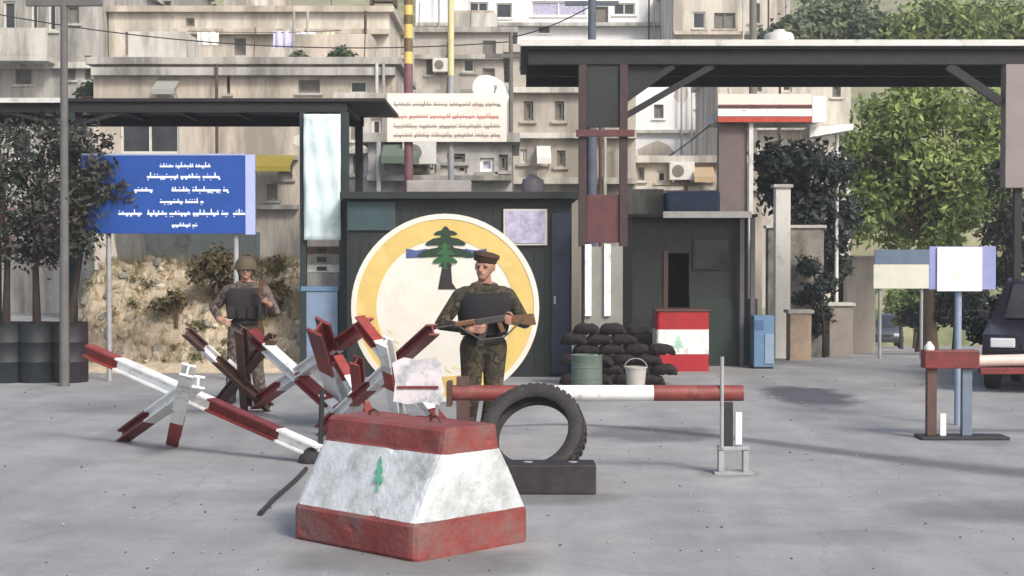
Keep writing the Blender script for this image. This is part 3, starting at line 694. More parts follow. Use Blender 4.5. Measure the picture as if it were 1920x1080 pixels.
# ------------------------------------------------------------------ sandbags, drums and buckets between the booths
def sandbag_mesh(seed, m):
    rnd = random.Random(seed); b = MB(); n, k = 10, 12; L_, W, H = .52, .28, .15; rings = []
    for i in range(n + 1):
        t = i / n; e = (1 - abs(2 * t - 1) ** 4.5); w = W * (.35 + .65 * e); h = H * (.3 + .7 * e)
        rings.append([b.bm.verts.new(((t - .5) * L_, w / 2 * math.copysign(abs(math.cos(a)) ** .7, math.cos(a)) + rnd.uniform(-.016, .016), h / 2 + h / 2 * math.copysign(abs(math.sin(a)) ** .7, math.sin(a)) + rnd.uniform(-.013, .013))) for a in [2 * math.pi * q / k for q in range(k)]])
    for a, c in zip(rings, rings[1:]):
        for q in range(k): b.bm.faces.new((a[q], a[(q + 1) % k], c[(q + 1) % k], c[q]))
    b.bm.faces.new(rings[0][::-1]); b.bm.faces.new(rings[-1])
    o = b.build("sandbag", m, smooth=True); return o
M_bag = mat("dark_sacking", S(36, 29, 29), .95, .35, 6, .4, fine=120)
d = 21.45
X = lambda x: at(x, 650, d).x
rows = [(0, 4), (1, 4), (2, 4), (3, 4), (4, 3), (5, 3)]
first = None
side_word = ["left end", "left middle", "right middle", "right end"]
lay_word = ["bottom", "second", "third", "fourth", "fifth", "top"]
for r, cnt in rows:
    for i in range(cnt):
        if first is None: first = []
        if len(first) < 4: o = sandbag_mesh(3 + 5 * len(first), M_bag); first.append(o)
        else: o = copy_tree(random.choice(first))
        o.location = (X(1062) + .10 + (i + (.5 if r % 2 else 0)) * .34 + random.uniform(-.02, .02), d + .05 - r * .0 + random.uniform(-.04, .04), r * .135 + .0)
        o.rotation_euler = (0, random.uniform(-.04, .04), random.uniform(-.25, .25)); o.scale = (.72, 1, 1)
        sw = {4: side_word, 3: ["left end", "middle", "right end"], 2: ["left end", "right end"]}[cnt][i]
        tag(o, f"dark sandbag, {sw} of the {lay_word[r]} layer in the sandbag pile", "sandbag", "sandbags piled below the canopy post")
def drum(name, x, yb, h, rad, m, label, cat, rim=True, group=None):
    g = onground(x, yb); root = thing(name, g, label, cat, group)
    b = MB(); b.lathe([(rad * .97, 0), (rad, .015), (rad, h * .32), (rad * 1.03, h * .335), (rad, h * .35), (rad, h * .64), (rad * 1.03, h * .655), (rad, h * .67), (rad, h - .02), (rad * 1.03, h - .01), (rad * 1.02, h), (rad * .96, h), (rad * .96, h - .02)], g, n=32)
    b.build("body", m, root, True)
    b = MB(); b.lathe([(.03, h - .02), (.03, h + .004)], g + Vector((rad * .55, -rad * .3, 0)), n=14); b.build("bung", M_gray, root, True)
    return root
drum("steel_drum", 1100, 732, .46, .20, mat("drum_green", S(92, 108, 100), .6, .2, 5, .1, dirt=S(70, 78, 72), dscale=5, damt=.46), "short grey green drum in front of the dark sandbag pile", "drum")
def bucket(x, yb, h, rad, m, label):
    g = onground(x, yb); root = thing("bucket", g, label, "bucket")
    b = MB(); b.lathe([(rad * .8, 0), (rad, h), (rad * 1.05, h), (rad * 1.05, h - .02), (rad * .96, h - .021), (rad * .94, h - .005), (rad * .76, .02)], g, n=24); b.build("pail", m, root, True)
    b = MB(); b.tube([g + Vector((rad * math.cos(a) * 1.06, 0, h - .02 + rad * .9 * math.sin(a))) for a in [math.pi * k / 10 for k in range(11)]], .006, 6); b.build("handle", M_gray, root, True)
bucket(1192, 731, .30, .14, mat("bucket_grey", S(176, 172, 166), .6, .1, 5, .05), "pale grey bucket between the sandbags and the painted block")

# ------------------------------------------------------------------ planters with dark trees on the left
def crown(name, clumps, n, size, mats, parent, seed=1, flat=.6):
    rnd = np.random.default_rng(seed); cl = np.array([(*c, r) for c, r in clumps]); wts = cl[:, 3] ** 2; wts /= wts.sum()
    idx = rnd.choice(len(cl), n, p=wts); dirs = rnd.normal(size=(n, 3)); dirs /= np.linalg.norm(dirs, axis=1)[:, None]
    rad = cl[idx, 3] * (rnd.random(n) ** .45) * (1 + .26 * rnd.normal(size=n)); pos = cl[idx, :3] + dirs * rad[:, None] * np.array([1, 1, .82])
    nrm = rnd.normal(size=(n, 3)) + dirs * 1.2 + np.array([0, 0, flat]); nrm /= np.linalg.norm(nrm, axis=1)[:, None]
    a = np.cross(nrm, rnd.normal(size=(n, 3))); a /= np.linalg.norm(a, axis=1)[:, None]; b = np.cross(nrm, a)
    s = size * (.6 + .8 * rnd.random(n))[:, None]
    q = np.stack([pos - a * s, pos - b * s * .42 + nrm * s * .08, pos + a * s, pos + b * s * .42 + nrm * s * .08], 1).reshape(-1, 3)
    me = bpy.data.meshes.new(name); off = np.array(parent_world(parent)) if parent else np.zeros(3)
    me.from_pydata((q - off).tolist(), [], np.arange(4 * n).reshape(n, 4).tolist())
    for m in mats: me.materials.append(m)
    sel = (idx * 7919 % 100 / 100.0 * .5 + rnd.random(n) * .5)
    me.polygons.foreach_set("material_index", (sel * len(mats)).astype(np.int32).clip(0, len(mats) - 1))
    o = bpy.data.objects.new(name, me); COL.objects.link(o)
    if parent: o.parent = parent
    return o
def limbs(base, top, r, clumps, m, parent, seed=0):
    rnd = random.Random(seed); b = MB(); base, top = Vector(base), Vector(top)
    mid = base.lerp(top, .5) + Vector((rnd.uniform(-.06, .06), rnd.uniform(-.05, .05), 0)) * (top - base).length * .5
    b.tube([base, base.lerp(mid, .5), mid, top], [r * 1.35, r * 1.05, r * .9, r * .55], 10)
    for c, rr in clumps:
        st = mid.lerp(top, rnd.uniform(.0, .9)); e = Vector(c); k = st.lerp(e, .5) + Vector((0, 0, .12 * (e - st).length))
        b.tube([st, k, e], [r * .5, r * .34, r * .12], 7)
    return b.build("trunk", m, parent, True)
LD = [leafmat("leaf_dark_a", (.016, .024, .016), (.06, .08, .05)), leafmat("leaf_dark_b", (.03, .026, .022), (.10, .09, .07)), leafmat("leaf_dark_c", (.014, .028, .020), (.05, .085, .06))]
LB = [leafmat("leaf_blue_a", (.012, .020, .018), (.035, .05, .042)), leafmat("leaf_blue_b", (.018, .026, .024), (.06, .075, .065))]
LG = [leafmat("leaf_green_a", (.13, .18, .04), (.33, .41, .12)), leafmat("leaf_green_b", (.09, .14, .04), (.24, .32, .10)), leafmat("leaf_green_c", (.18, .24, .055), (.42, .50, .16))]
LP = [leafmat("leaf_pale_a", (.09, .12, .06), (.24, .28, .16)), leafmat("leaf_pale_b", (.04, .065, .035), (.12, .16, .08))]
def pxclumps(lst, d, spread=.5, seed=0):
    rnd = random.Random(seed); out = []
    for x, y, r in lst: p = at(x, y, d + rnd.uniform(-spread, spread)); out.append((tuple(p), r * px(d)))
    return out
def tree(name, label, x, ybase, lst, d, n, size, mats, bark, r, seed, spread=.6, group=None, base_z=None):
    cl = pxclumps(lst, d, spread, seed); g = at(x, ybase, d); g.z = (gz(g.x, d) if base_z is None else base_z) - .02
    root = thing(name, g, label, "tree", group)
    crown("crown", cl, n, size, mats, root, seed)
    zs = sum(c[0][2] for c in cl) / len(cl); xs = sum(c[0][0] for c in cl) / len(cl)
    limbs(g, (xs * .6 + g.x * .4, d, zs + .2), r, cl, bark, root, seed); return root
M_plant = mat("planter_navy", S(27, 33, 38), .6, .35, 3, .1, dirt=S(40, 52, 58), dscale=3, damt=.46)
for i, (x, w, lab, kind) in enumerate(((12, .30, "leftmost dark drum planter at the edge of the picture", 0), (70, .28, "dark blue drum planter in the middle of the three by the left canopy", 1), (131, .25, "dark maroon drum planter nearest the open ground on the left", 2))):
    g = onground(x, 716); root = thing("planter", g, lab, "planter", "dark planters under the left trees")
    h = .82; b = MB(); b.lathe([(w * .97, 0), (w, .02), (w, h * .33), (w * 1.03, h * .345), (w, h * .36), (w, h * .66), (w * 1.03, h * .675), (w, h * .69), (w, h - .02), (w * 1.03, h), (w * .93, h), (w * .93, h - .06)], g, n=32)
    b.build("tub", [M_plant, M_plant, mat("planter_maroon", S(38, 28, 36), .6, .3, 3, .1)][kind], root, True)
    b = MB(); b.lathe([(w * .92, h - .08), (w * .9, h - .045), (w * .4, h - .02)], g, n=24); b.build("soil", mat("soil", S(70, 58, 48), .95, .3, 12, .5), root)
    dd = g.y
    lists = [[(20, 250, 46), (10, 330, 62), (-40, 380, 60), (30, 420, 60), (0, 470, 52), (-30, 300, 50), (45, 470, 40)],
             [(90, 245, 42), (70, 300, 55), (95, 360, 60), (60, 400, 58), (110, 430, 52), (80, 470, 45), (40, 330, 45)],
             [(140, 290, 52), (165, 350, 50), (135, 390, 62), (180, 400, 40), (150, 450, 48), (112, 470, 42), (200, 360, 34), (190, 315, 34), (212, 340, 24), (150, 250, 38), (205, 372, 28), (228, 352, 18), (240, 376, 18), (185, 420, 26), (196, 268, 26), (215, 395, 18)]]
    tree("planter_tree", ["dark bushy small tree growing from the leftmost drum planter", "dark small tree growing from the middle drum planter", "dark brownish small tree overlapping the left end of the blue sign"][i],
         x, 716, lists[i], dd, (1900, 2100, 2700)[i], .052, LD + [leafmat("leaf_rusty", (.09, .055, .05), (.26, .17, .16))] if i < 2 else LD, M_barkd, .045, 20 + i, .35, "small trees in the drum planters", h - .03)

# ------------------------------------------------------------------ stony bank with dry scrub
def bank():
    d0 = 24.0; X = lambda x: at(x, 600, d0).x; nx, ny = 130, 46; vv = []
    rnd = random.Random(5)
    from mathutils import noise
    for j in range(ny + 1):
        for i in range(nx + 1):
            x = X(60) + (X(660) - X(60)) * i / nx; t = j / ny; y = d0 - .6 + t * 3.6
            fx = i / nx; env = min(1, fx / .16) * min(1, (1 - fx) / .14); env = env * env * (3 - 2 * env)
            prof = min(1, t / .55); prof = prof * prof * (3 - 2 * prof); h = 1.55 * env * prof
            h += (noise.noise((x * 2.3, y * 2.3, 0)) * .12 + noise.noise((x * 6, y * 6, 3)) * .09 + noise.noise((x * 15, y * 15, 7)) * .05) * min(1, env * prof * 3)
            vv.append((x, y, h - .01 if env * prof < .02 else h))
    b = MB(); b.poly(vv, [(j * (nx + 1) + i, j * (nx + 1) + i + 1, (j + 1) * (nx + 1) + i + 1, (j + 1) * (nx + 1) + i) for j in range(ny) for i in range(nx)])
    tag(structure(b.build("stony_bank", mat("dry_earth", S(190, 176, 154), .95, .22, 9, .8, dirt=S(150, 138, 112), dscale=6, damt=.46, fine=25))), "dry stony earth bank behind the left hedgehogs")
    v3 = np.array(vv); r = np.random.default_rng(3); top = v3[v3[:, 2] > .12]
    # stones
    b = MB()
    for p in top[r.choice(len(top), 520)]:
        s = r.uniform(.03, .10); M = Matrix.Translation(Vector(p) + Vector((r.uniform(-.05, .05), r.uniform(-.05, .05), s * .2))) @ Matrix.Rotation(r.uniform(0, 6), 4, Vector(r.normal(size=3)).normalized()) @ Matrix.Diagonal((s, s * r.uniform(.6, 1), s * r.uniform(.5, .9), 1))
        n0 = len(b.bm.faces); g_ = bmesh.ops.create_icosphere(b.bm, subdivisions=1, radius=1, matrix=M); b.mi = int(r.integers(0, 3)); b._tag(n0)
    o = b.build("loose_stones", [mat("stone_pale", S(206, 196, 176), .9, .15, 8, .3), mat("stone_tan", S(178, 162, 138), .9, .2, 8, .3), mat("stone_grey", S(150, 146, 136), .9, .2, 8, .3)])
    tag(o, "loose pale stones strewn over the dry bank", "stones", kind="stuff")
    # dry grass tufts
    vs2, fs = [], []
    for p in top[r.choice(len(top), 1500)]:
        for k in range(6):
            a = r.uniform(0, 6.283); ln = r.uniform(.06, .2); w = .006; q = p + np.array([r.normal() * .03, r.normal() * .03, 0])
            dv = np.array([math.cos(a), math.sin(a), 0]); e = q + dv * ln * .45 + np.array([0, 0, ln]); sd = np.array([-dv[1], dv[0], 0]) * w
            n = len(vs2); vs2 += [tuple(q - sd), tuple(q + sd), tuple(e)]; fs.append((n, n + 1, n + 2))
    me = bpy.data.meshes.new("dry_grass"); me.from_pydata(vs2, [], fs); me.materials.append(leafmat("straw", S(150, 138, 96), S(206, 194, 156))); me.materials.append(LP[1])
    o = bpy.data.objects.new("dry_grass", me); COL.objects.link(o); tag(o, "dry yellow grass tufts on the stony bank", "grass", kind="stuff")
    sc = [(tuple(p + np.array([0, 0, .04])), r.uniform(.05, .15)) for p in top[r.choice(len(top), 75)]]
    o = crown("bank_scrub", sc, 5200, .03, [leafmat("scrub_olive", S(104, 100, 66), S(158, 148, 108)), leafmat("scrub_green", S(70, 80, 48), S(112, 116, 76))], None, 14)
    tag(o, "low dry scrub growing all over the stony bank", "scrub", kind="stuff")
    # olive shrubs
    for lst, lab, n in (([(405, 494, 34), (450, 506, 34), (375, 512, 24), (515, 500, 20), (520, 545, 22), (500, 575, 20), (420, 540, 26)], "olive brown dry shrub on the bank behind the guard on the left", 3200), ([(330, 560, 22), (300, 575, 18)], "small olive shrub halfway up the stony bank", 500)):
        cl = pxclumps(lst, d0 + .35, .15, 4); c0 = cl[0][0]; root = thing("shrub", Vector((c0[0], c0[1], c0[2] - .35)), lab, "shrub")
        crown("foliage", cl, n, .05, [leafmat("leaf_olive", S(84, 78, 50, .9), S(128, 116, 80))], root, 6); limbs((c0[0], c0[1], c0[2] - .45), (c0[0], c0[1], c0[2] + .1), .025, cl, M_bark, root, 2)
    # pale boulder-like concrete slab at the top left
    b = MB(); p = at(250, 480, d0 + 2.2)
    b.box((p.x, p.y, p.z - .12), (.42, .35, 1.05), Matrix.Rotation(R(-9), 3, 'Y'), .05); solo(b, "concrete_slab", M_conc, "pale broken concrete slab leaning on top of the stony bank below the blue sign", "slab", origin=(p.x, p.y, p.z - .9))
    b = MB(); p = at(395, 470, d0 + 2.6)
    b.box((p.x - .25, p.y, p.z - .05), (2.1, .3, .72), None, .02); solo(b, "low_wall", mat("blue_grey_render", S(168, 178, 178), .9, .15, 2, .2, dirt=S(130, 130, 120), dscale=2, damt=.5), "low blue grey wall behind the stony bank under the blue sign", "wall", origin=(p.x, p.y, p.z - .55))
bank()
# pallet-like stack of pale slabs and blue crate under the banner
def under_banner():
    d = 23.6; X = lambda x: at(x, 500, d).x; Z = lambda y: at(960, y, d).z
    b = MB(); b.span(X(562), X(640), d, d + .5, 0, Z(512), .01); solo(b, "stone_plinth", M_conc2, "grey concrete plinth under the hanging banner", "plinth", origin=(X(600), d + .25, 0))
    z = Z(512)
    for y0, y1, m, lab in ((511, 496, M_tin, "pale crate, lowest of the stack under the hanging banner"), (495, 478, M_conc, "grey white crate in the middle of the stack under the hanging banner"), (477, 462, mat("crate_brown", S(120, 100, 92), .8, .2, 6, .1), "brown crate on top of the stack under the hanging banner")):
        root = thing("crate", Vector((X(603), d + .25, Z(y0))), lab, "crate", "crates stacked under the banner")
        b = MB(); b.span(X(570), X(636), d + .02, d + .42, Z(y0), Z(y1), .006); b.build("box", m, root)
        b = MB(); b.span(X(594), X(612), d + .005, d + .019, Z(y0) + .03, Z(y1) - .03); b.build("handle_slot", M_black, root)
    b = MB(); b.span(X(572), X(638), d - .35, d - .02, 0, Z(545), .012); root = thing("blue_chest", Vector((X(605), d - .2, 0)), "blue grey metal chest standing in front of the plinth below the banner", "chest")
    b.build("body", mat("chest_blue", S(120, 138, 164), .5, .2, 5, .05), root); b = MB(); b.span(X(570), X(640), d - .37, d - .0, Z(545) + .001, Z(536), .006); b.build("lid", M_ltblue, root)
under_banner()

# ------------------------------------------------------------------ buildings behind
def rubble(name, a, b_):
    m = mat(name, a, .95, .3, 7, .6, dirt=b_, dscale=1.6, damt=.54, fine=9); return m
def building(label, x0, x1, yt, d, depth, wm, windows=(), slabs=(), roofm=None, parapet=.0, cat="building", group=None, name="building", panem=None, y0=None, balconies=()):
    X = lambda x: at(x, 300, d).x; Z = lambda y: at(960, y, d).z
    root = thing(name, Vector(((X(x0) + X(x1)) / 2, d + depth / 2, 0)), label, cat, group)
    zt = Z(yt)
    # wall with real window openings: split the front into a grid of pieces
    xs = sorted({X(x0), X(x1)} | {v for w in windows for v in (X(w[0]), X(w[2]))}); zs = sorted({0., zt} | {v for w in windows for v in (Z(w[1]), Z(w[3]))})
    b = MB(); t = .16
    for a, c in zip(xs, xs[1:]):
        run = None
        for e, f in zip(zs, zs[1:]):
            mx, mz = (a + c) / 2, (e + f) / 2
            hole = any(X(w[0]) < mx < X(w[2]) and Z(w[3]) < mz < Z(w[1]) for w in windows)
            if not hole: run = (run[0], f) if run else (e, f)
            if (hole or f == zs[-1]) and run:
                b.poly([(a, d, run[0]), (c, d, run[0]), (c, d, run[1]), (a, d, run[1])], [(0, 1, 2, 3)]); run = None
    A, B, D = X(x0), X(x1), d + depth
    b.poly([(A, d, 0), (A, D, 0), (A, D, zt), (A, d, zt)], [(0, 1, 2, 3)]); b.poly([(B, d, 0), (B, D, 0), (B, D, zt), (B, d, zt)], [(0, 1, 2, 3)]); b.poly([(A, D, 0), (B, D, 0), (B, D, zt), (A, D, zt)], [(0, 1, 2, 3)])
    for w in windows:                                         # reveals
        l, r_, u, v = X(w[0]), X(w[2]), Z(w[1]), Z(w[3])
        b.poly([(l, d, v), (r_, d, v), (r_, d, u), (l, d, u), (l, d + t, v), (r_, d + t, v), (r_, d + t, u), (l, d + t, u)], [(0, 1, 5, 4), (1, 2, 6, 5), (2, 3, 7, 6), (3, 0, 4, 7)])
    b.build("wall", wm, root)
    b = MB(); b.span(A - .15, B + .15, d - .2, D + .1, zt + .002, zt + .18, .01); rf = b.build("roof", roofm or wm, root)
    if parapet:
        b = MB(); b.span(A - .1, B + .1, d - .15, d + .0, zt + .182, zt + .18 + parapet, .01); b.build("parapet", wm, rf)
    for w in windows:
        l, r_, u, v = X(w[0]), X(w[2]), Z(w[1]), Z(w[3]); f = .06; kind = w[4] if len(w) > 4 else 0
        b = MB(); y_, y2 = d + t - .10, d + t - .04
        b.span(l + .001, r_ - .001, y_, y2, u - f, u - .001); b.span(l + .001, r_ - .001, y_, y2, v + .001, v + f)
        b.span(l + .001, l + f, y_, y2, v + f, u - f); b.span(r_ - f, r_ - .001, y_, y2, v + f, u - f)
        if r_ - l > .8: b.span((l + r_) / 2 - .03, (l + r_) / 2 + .03, y_ + .004, y2 - .004, v + f + .001, u - f - .001)
        wo = b.build("window", [M_frame, M_shut, M_wall][kind], root)
        b = MB(); b.span(l + f * .5, r_ - f * .5, y2 + .002, y2 + .03, v + f * .5, u - f * .5); b.build("pane", [M_glass, M_shut, M_lav][kind], wo)
        b = MB(); b.span(l - .08, r_ + .08, d - .07, d - .002, v - .07, v - .004, .005); b.build("sill", roofm or wm, wo)
    rb = random.Random(len(label) * 7 + int(x0)); wx = sorted((X(w[0]), X(w[2])) for w in windows)
    for _ in range(5):                                        # mended patches of render
        q, zq = rb.uniform(A + .6, B - .6), rb.uniform(zt * .45, zt - .5); w_, h_ = rb.uniform(.3, 1.1), rb.uniform(.25, .8)
        if any(X(w[0]) - w_ - .1 < q < X(w[2]) + w_ + .1 and Z(w[3]) - h_ - .2 < zq < Z(w[1]) + h_ + .1 for w in windows): continue
        b = MB(); b.prism([(w_ * rb.uniform(.7, 1) * math.cos(a * .698), h_ * rb.uniform(.7, 1) * math.sin(a * .698)) for a in range(9)], (q, d - .001, min(zq, zt - h_ - .05)), (1, 0, 0), (0, 0, 1), (0, -.006, 0)); b.build("render_patch", [M_conc, M_conc2, M_tan, M_cream][rb.randrange(4)], root)
    for _ in range(2 if B - A > 3 and 'low tan' not in label else 0):                    # stair huts and rods on the roof
        q = rb.uniform(A + 1, B - 1); w_ = rb.uniform(.5, 1.1); h_ = rb.uniform(.5, 1.3)
        b = MB(); b.span(q - w_, q + w_, d + depth * (.30 + .37 * _), d + depth * (.60 + .35 * _), zt + .182, zt + .18 + h_, .02); b.build("stair_hut", [M_conc, M_tan][_], rf)
        q = rb.uniform(A + .3, B - .3); b = MB(); b.tube([(q, d + .1, zt + .18), (q + .03, d + .12, zt + rb.uniform(.7, 1.3))], .014, 6); b.build("rebar", M_rust, rf)
    for _ in range(3):                                        # downpipes between the windows
        for _t in range(20):
            q = rb.uniform(A + .2, B - .2)
            if all(q < l - .12 or q > r_ + .12 for l, r_ in wx): break
        else: continue
        out = max([sl[4] for sl in slabs if X(sl[0]) < q < X(sl[1])] + [0])
        b = MB(); b.tube([(q, d - .055 - out, 0), (q, d - .055 - out, zt + .0)], .04, 8); b.build("downpipe", [M_gray, M_conc, M_rust][_ % 3], root, True)
    for xa, xb, y_, th, out in slabs:
        b = MB(); b.span(X(xa), X(xb), d - out, d - .003, Z(y_) - th, Z(y_), .01); b.build("slab", roofm or M_conc, root)
    for xa, xb, ya, yb, out, pm in balconies:                 # floor slab and parapet
        b = MB(); b.span(X(xa), X(xb), d - out, d - .003, Z(yb) - .16, Z(yb), .01); s_ = b.build("balcony", M_conc, root)
        b = MB(); b.span(X(xa), X(xb), d - out, d - out + .1, Z(yb) + .002, Z(ya), .008); b.build("railing", pm, s_)
        n = max(2, int((X(xb) - X(xa)) / 2.6)); b = MB()
    return root
# left grey block
building("grey concrete apartment block with a pale balcony at the far left", -260, 186, -70, 46, 9, M_conc2,
         windows=[(8, 2, 32, 58), (60, 2, 74, 58), (92, 2, 108, 58), (126, 10, 150, 44, 1), (30, 128, 60, 158, 1), (120, 120, 142, 150, 1), (-60, 0, -20, 56), (160, 104, 172, 150, 1), (20, 240, 60, 300), (90, 250, 120, 300, 1)],
         slabs=[(-260, 186, 118, .18, .25), (-260, 186, 196, .16, .2)], balconies=[(-255, 110, 62, 112, 1.1, M_conc)], roofm=M_conc)
# long tan terraced block, three tiers
building("long tan terraced house with a cream lower storey behind the blue sign", 176, 742, 122, 40, 6, M_tan,
         windows=[(226, 218, 336, 288, 0), (300, 156, 322, 176, 1), (425, 140, 432, 176, 1), (520, 300, 548, 336, 1), (500, 345, 520, 376, 1), (560, 150, 600, 174, 1), (655, 150, 690, 176)],
         slabs=[(176, 742, 128, .2, .25), (480, 560, 292, .12, .25), (480, 560, 384, .12, .25)], roofm=M_conc2)
building("pinkish white middle terrace with hanging laundry behind the tan house", 205, 730, 24, 47, 5, M_cream,
         windows=[(236, 60, 270, 104, 1), (440, 72, 462, 104, 1), (620, 72, 650, 104, 1), (350, 34, 366, 50, 1)],
         slabs=[(330, 730, 56, .16, .3)], roofm=M_tan)
building("dim grey upper storey with dark openings above the terraces", 150, 335, -50, 54, 6, mat("dull_grey_render", S(150, 148, 140), .9, .15, 1.2, .2, dirt=S(100, 100, 92), dscale=.8, damt=.5, streak=True),  # dull grey wall colour with random darker streaks
         windows=[(232, 4, 262, 40, 1), (276, 2, 322, 42, 1), (180, 6, 200, 40, 1)], roofm=M_conc2)
building("grey green concrete house beside the tall striped pole", 640, 735, 192, 33, 5, M_conc,
         windows=[(658, 226, 678, 262, 1), (696, 222, 716, 258), (662, 292, 682, 326, 1)], slabs=[(640, 735, 278, .12, .2)])
building("grey house with shuttered windows between the two tall poles", 735, 962, 62, 52, 6, mat("house_grey", S(176, 172, 164), .9, .14, 1.2, .2, dirt=S(146, 140, 132), dscale=.8, damt=.5, streak=True),
         windows=[(800, 108, 822, 140, 1), (868, 110, 890, 136), (905, 128, 928, 168, 1), (905, 76, 930, 102, 1), (752, 100, 760, 140)], slabs=[(735, 962, 104, .14, .25), (735, 962, 168, .14, .25)], roofm=M_conc2)
building("bright white apartment block at the top of the slope", 780, 1265, -60, 72, 8, M_wall,
         windows=[(880, 4, 915, 30), (930, 6, 960, 34), (996, 2, 1098, 30, 2), (1112, 12, 1140, 44, 1), (1010, 44, 1030, 62, 1), (1150, 6, 1190, 28)], slabs=[(780, 1265, 44, .16, .4), (780, 1265, 88, .16, .4)])
building("beige apartment house with recessed windows above the right canopy", 1262, 1480, -40, 66, 7, M_cream,
         windows=[(1298, 22, 1322, 54, 0), (1338, 24, 1378, 54, 1), (1404, 6, 1424, 44, 1)], slabs=[(1262, 1480, 60, .14, .3)], roofm=M_tan)
building("tall bare grey tan concrete building left of the braced post", 956, 1192, 100, 35, 6, mat("bare_concrete", S(170, 164, 154), .9, .2, 2.4, .3, dirt=S(138, 132, 122), dscale=1.1, damt=.56, streak=True),
         windows=[(976, 280, 988, 306, 0), (1010, 280, 1024, 306, 0), (1040, 190, 1058, 226, 1), (982, 190, 1000, 226, 1), (1044, 282, 1060, 312, 1)], slabs=[(956, 1192, 250, .12, .2), (956, 1192, 165, .12, .2), (956, 1192, 334, .14, .3)])
building("low cluttered grey house with dark openings under the cream sign", 690, 960, 268, 30, 4, mat("patchy_render", S(172, 172, 168), .9, .2, 2, .3, dirt=S(120, 120, 116), dscale=1.4, damt=.52),
         windows=[(728, 276, 758, 300, 1), (764, 300, 782, 316, 1), (838, 288, 872, 304, 1), (856, 308, 876, 326), (900, 296, 926, 322, 2), (800, 290, 818, 324), (935, 290, 952, 320, 1)], slabs=[(690, 960, 330, .1, .3)], roofm=M_conc2)
building("brilliant white house behind the right canopy", 1192, 1368, 128, 58, 7, M_wall,
         windows=[(1226, 196, 1244, 222, 1), (1302, 176, 1320, 202), (1336, 206, 1350, 232, 2)], slabs=[(1192, 1368, 244, .12, .2)])
building("cream house half hidden by the striped fascia", 1345, 1595, 138, 50, 6, M_cream,
         windows=[(1412, 150, 1428, 172, 1), (1466, 150, 1484, 172), (1560, 160, 1576, 182, 1), (1500, 240, 1530, 262)], slabs=[(1345, 1595, 236, .16, .5)])
building("low tan grey wall house under the white house", 1178, 1430, 306, 40, 4, M_tan,
         windows=[(1196, 314, 1208, 338, 1), (1302, 316, 1328, 338, 1), (1232, 320, 1250, 342), (1360, 310, 1378, 350)], slabs=[(1178, 1430, 350, .1, .2)], roofm=M_conc)
# right far wall pieces
def wall_piece(name, x0, x1, yt, yb, d, th, m, label, cat="wall"):
    b = MB(); X = lambda x: at(x, 500, d).x; Z = lambda y: at(960, y, d).z
    zb = max(gz((X(x0) + X(x1)) / 2, d) - .02, Z(yb)); root = thing(name, Vector(((X(x0) + X(x1)) / 2, d, zb)), label, cat)
    b.span(X(x0), X(x1), d, d + th, zb, Z(yt), .012); b.build("body", m, root)
    b = MB(); b.span(X(x0) - .04, X(x1) + .04, d - .04, d + th + .04, Z(yt) + .001, Z(yt) + .06, .01); b.build("coping", M_conc, root)
wall_piece("boundary_wall", 1588, 1642, 484, 900, 38, .4, M_tan, "tan wall end beneath the bright green tree")
def pale_sign():
    d = 27.5; X = lambda x: at(x, 500, d).x; Z = lambda y: at(960, y, d).z; g0 = gz(X(1690), d)
    root = thing("road_sign", Vector((X(1690), d, g0)), "small cream sign with a blue grey upper edge, left of the square white sign", "road sign")
    b = MB(); b.span(X(1638), X(1742), d, d + .04, Z(541), Z(496), .004); b.build("panel", mat("sign_ivory", S(222, 224, 208), .6, .06, 4, .03, dirt=S(200, 204, 196), dscale=3, damt=.45), root)
    b = MB(); b.span(X(1640), X(1742), d + .002, d + .038, Z(495.5), Z(468), .004); b.build("upper_panel", mat("sign_blue_grey", S(104, 122, 146), .6, .15, 4, .03), root)
    for x in (1652, 1730): b = MB(); b.tube([(X(x), d + .075, g0), (X(x), d + .075, Z(470))], .03, 10); b.build("post", M_gray, root, True)
pale_sign()
wall_piece("gate_pillar", 1454, 1482, 352, 900, 28, .25, mat("pillar_white", S(214, 212, 204), .8, .1, 2, .1, dirt=S(170, 168, 160), dscale=2, damt=.48), "pale square pillar right of the open booth", "pillar")
wall_piece("boundary_wall", 1440, 1545, 428, 900, 29.5, .3, mat("rough_grey_stone", S(132, 128, 120), .9, .25, 3, .3, dirt=S(80, 78, 70), dscale=2.2, damt=.55), "rough grey stone wall behind the pale pillar")  # the wall's own grey stone colour with random darker blotches
wall_piece("stone_block", 1482, 1522, 588, 900, 26.5, .4, mat("block_tan", S(178, 158, 138), .9, .2, 4, .3, dirt=S(200, 190, 178), dscale=4, damt=.46), "tan concrete block standing beside the pale pillar", "block")
wall_piece("stone_block", 1556, 1600, 574, 900, 30, .5, mat("block_grey", S(138, 130, 124), .9, .2, 4, .3), "grey pink stone block by the end of the road", "block")
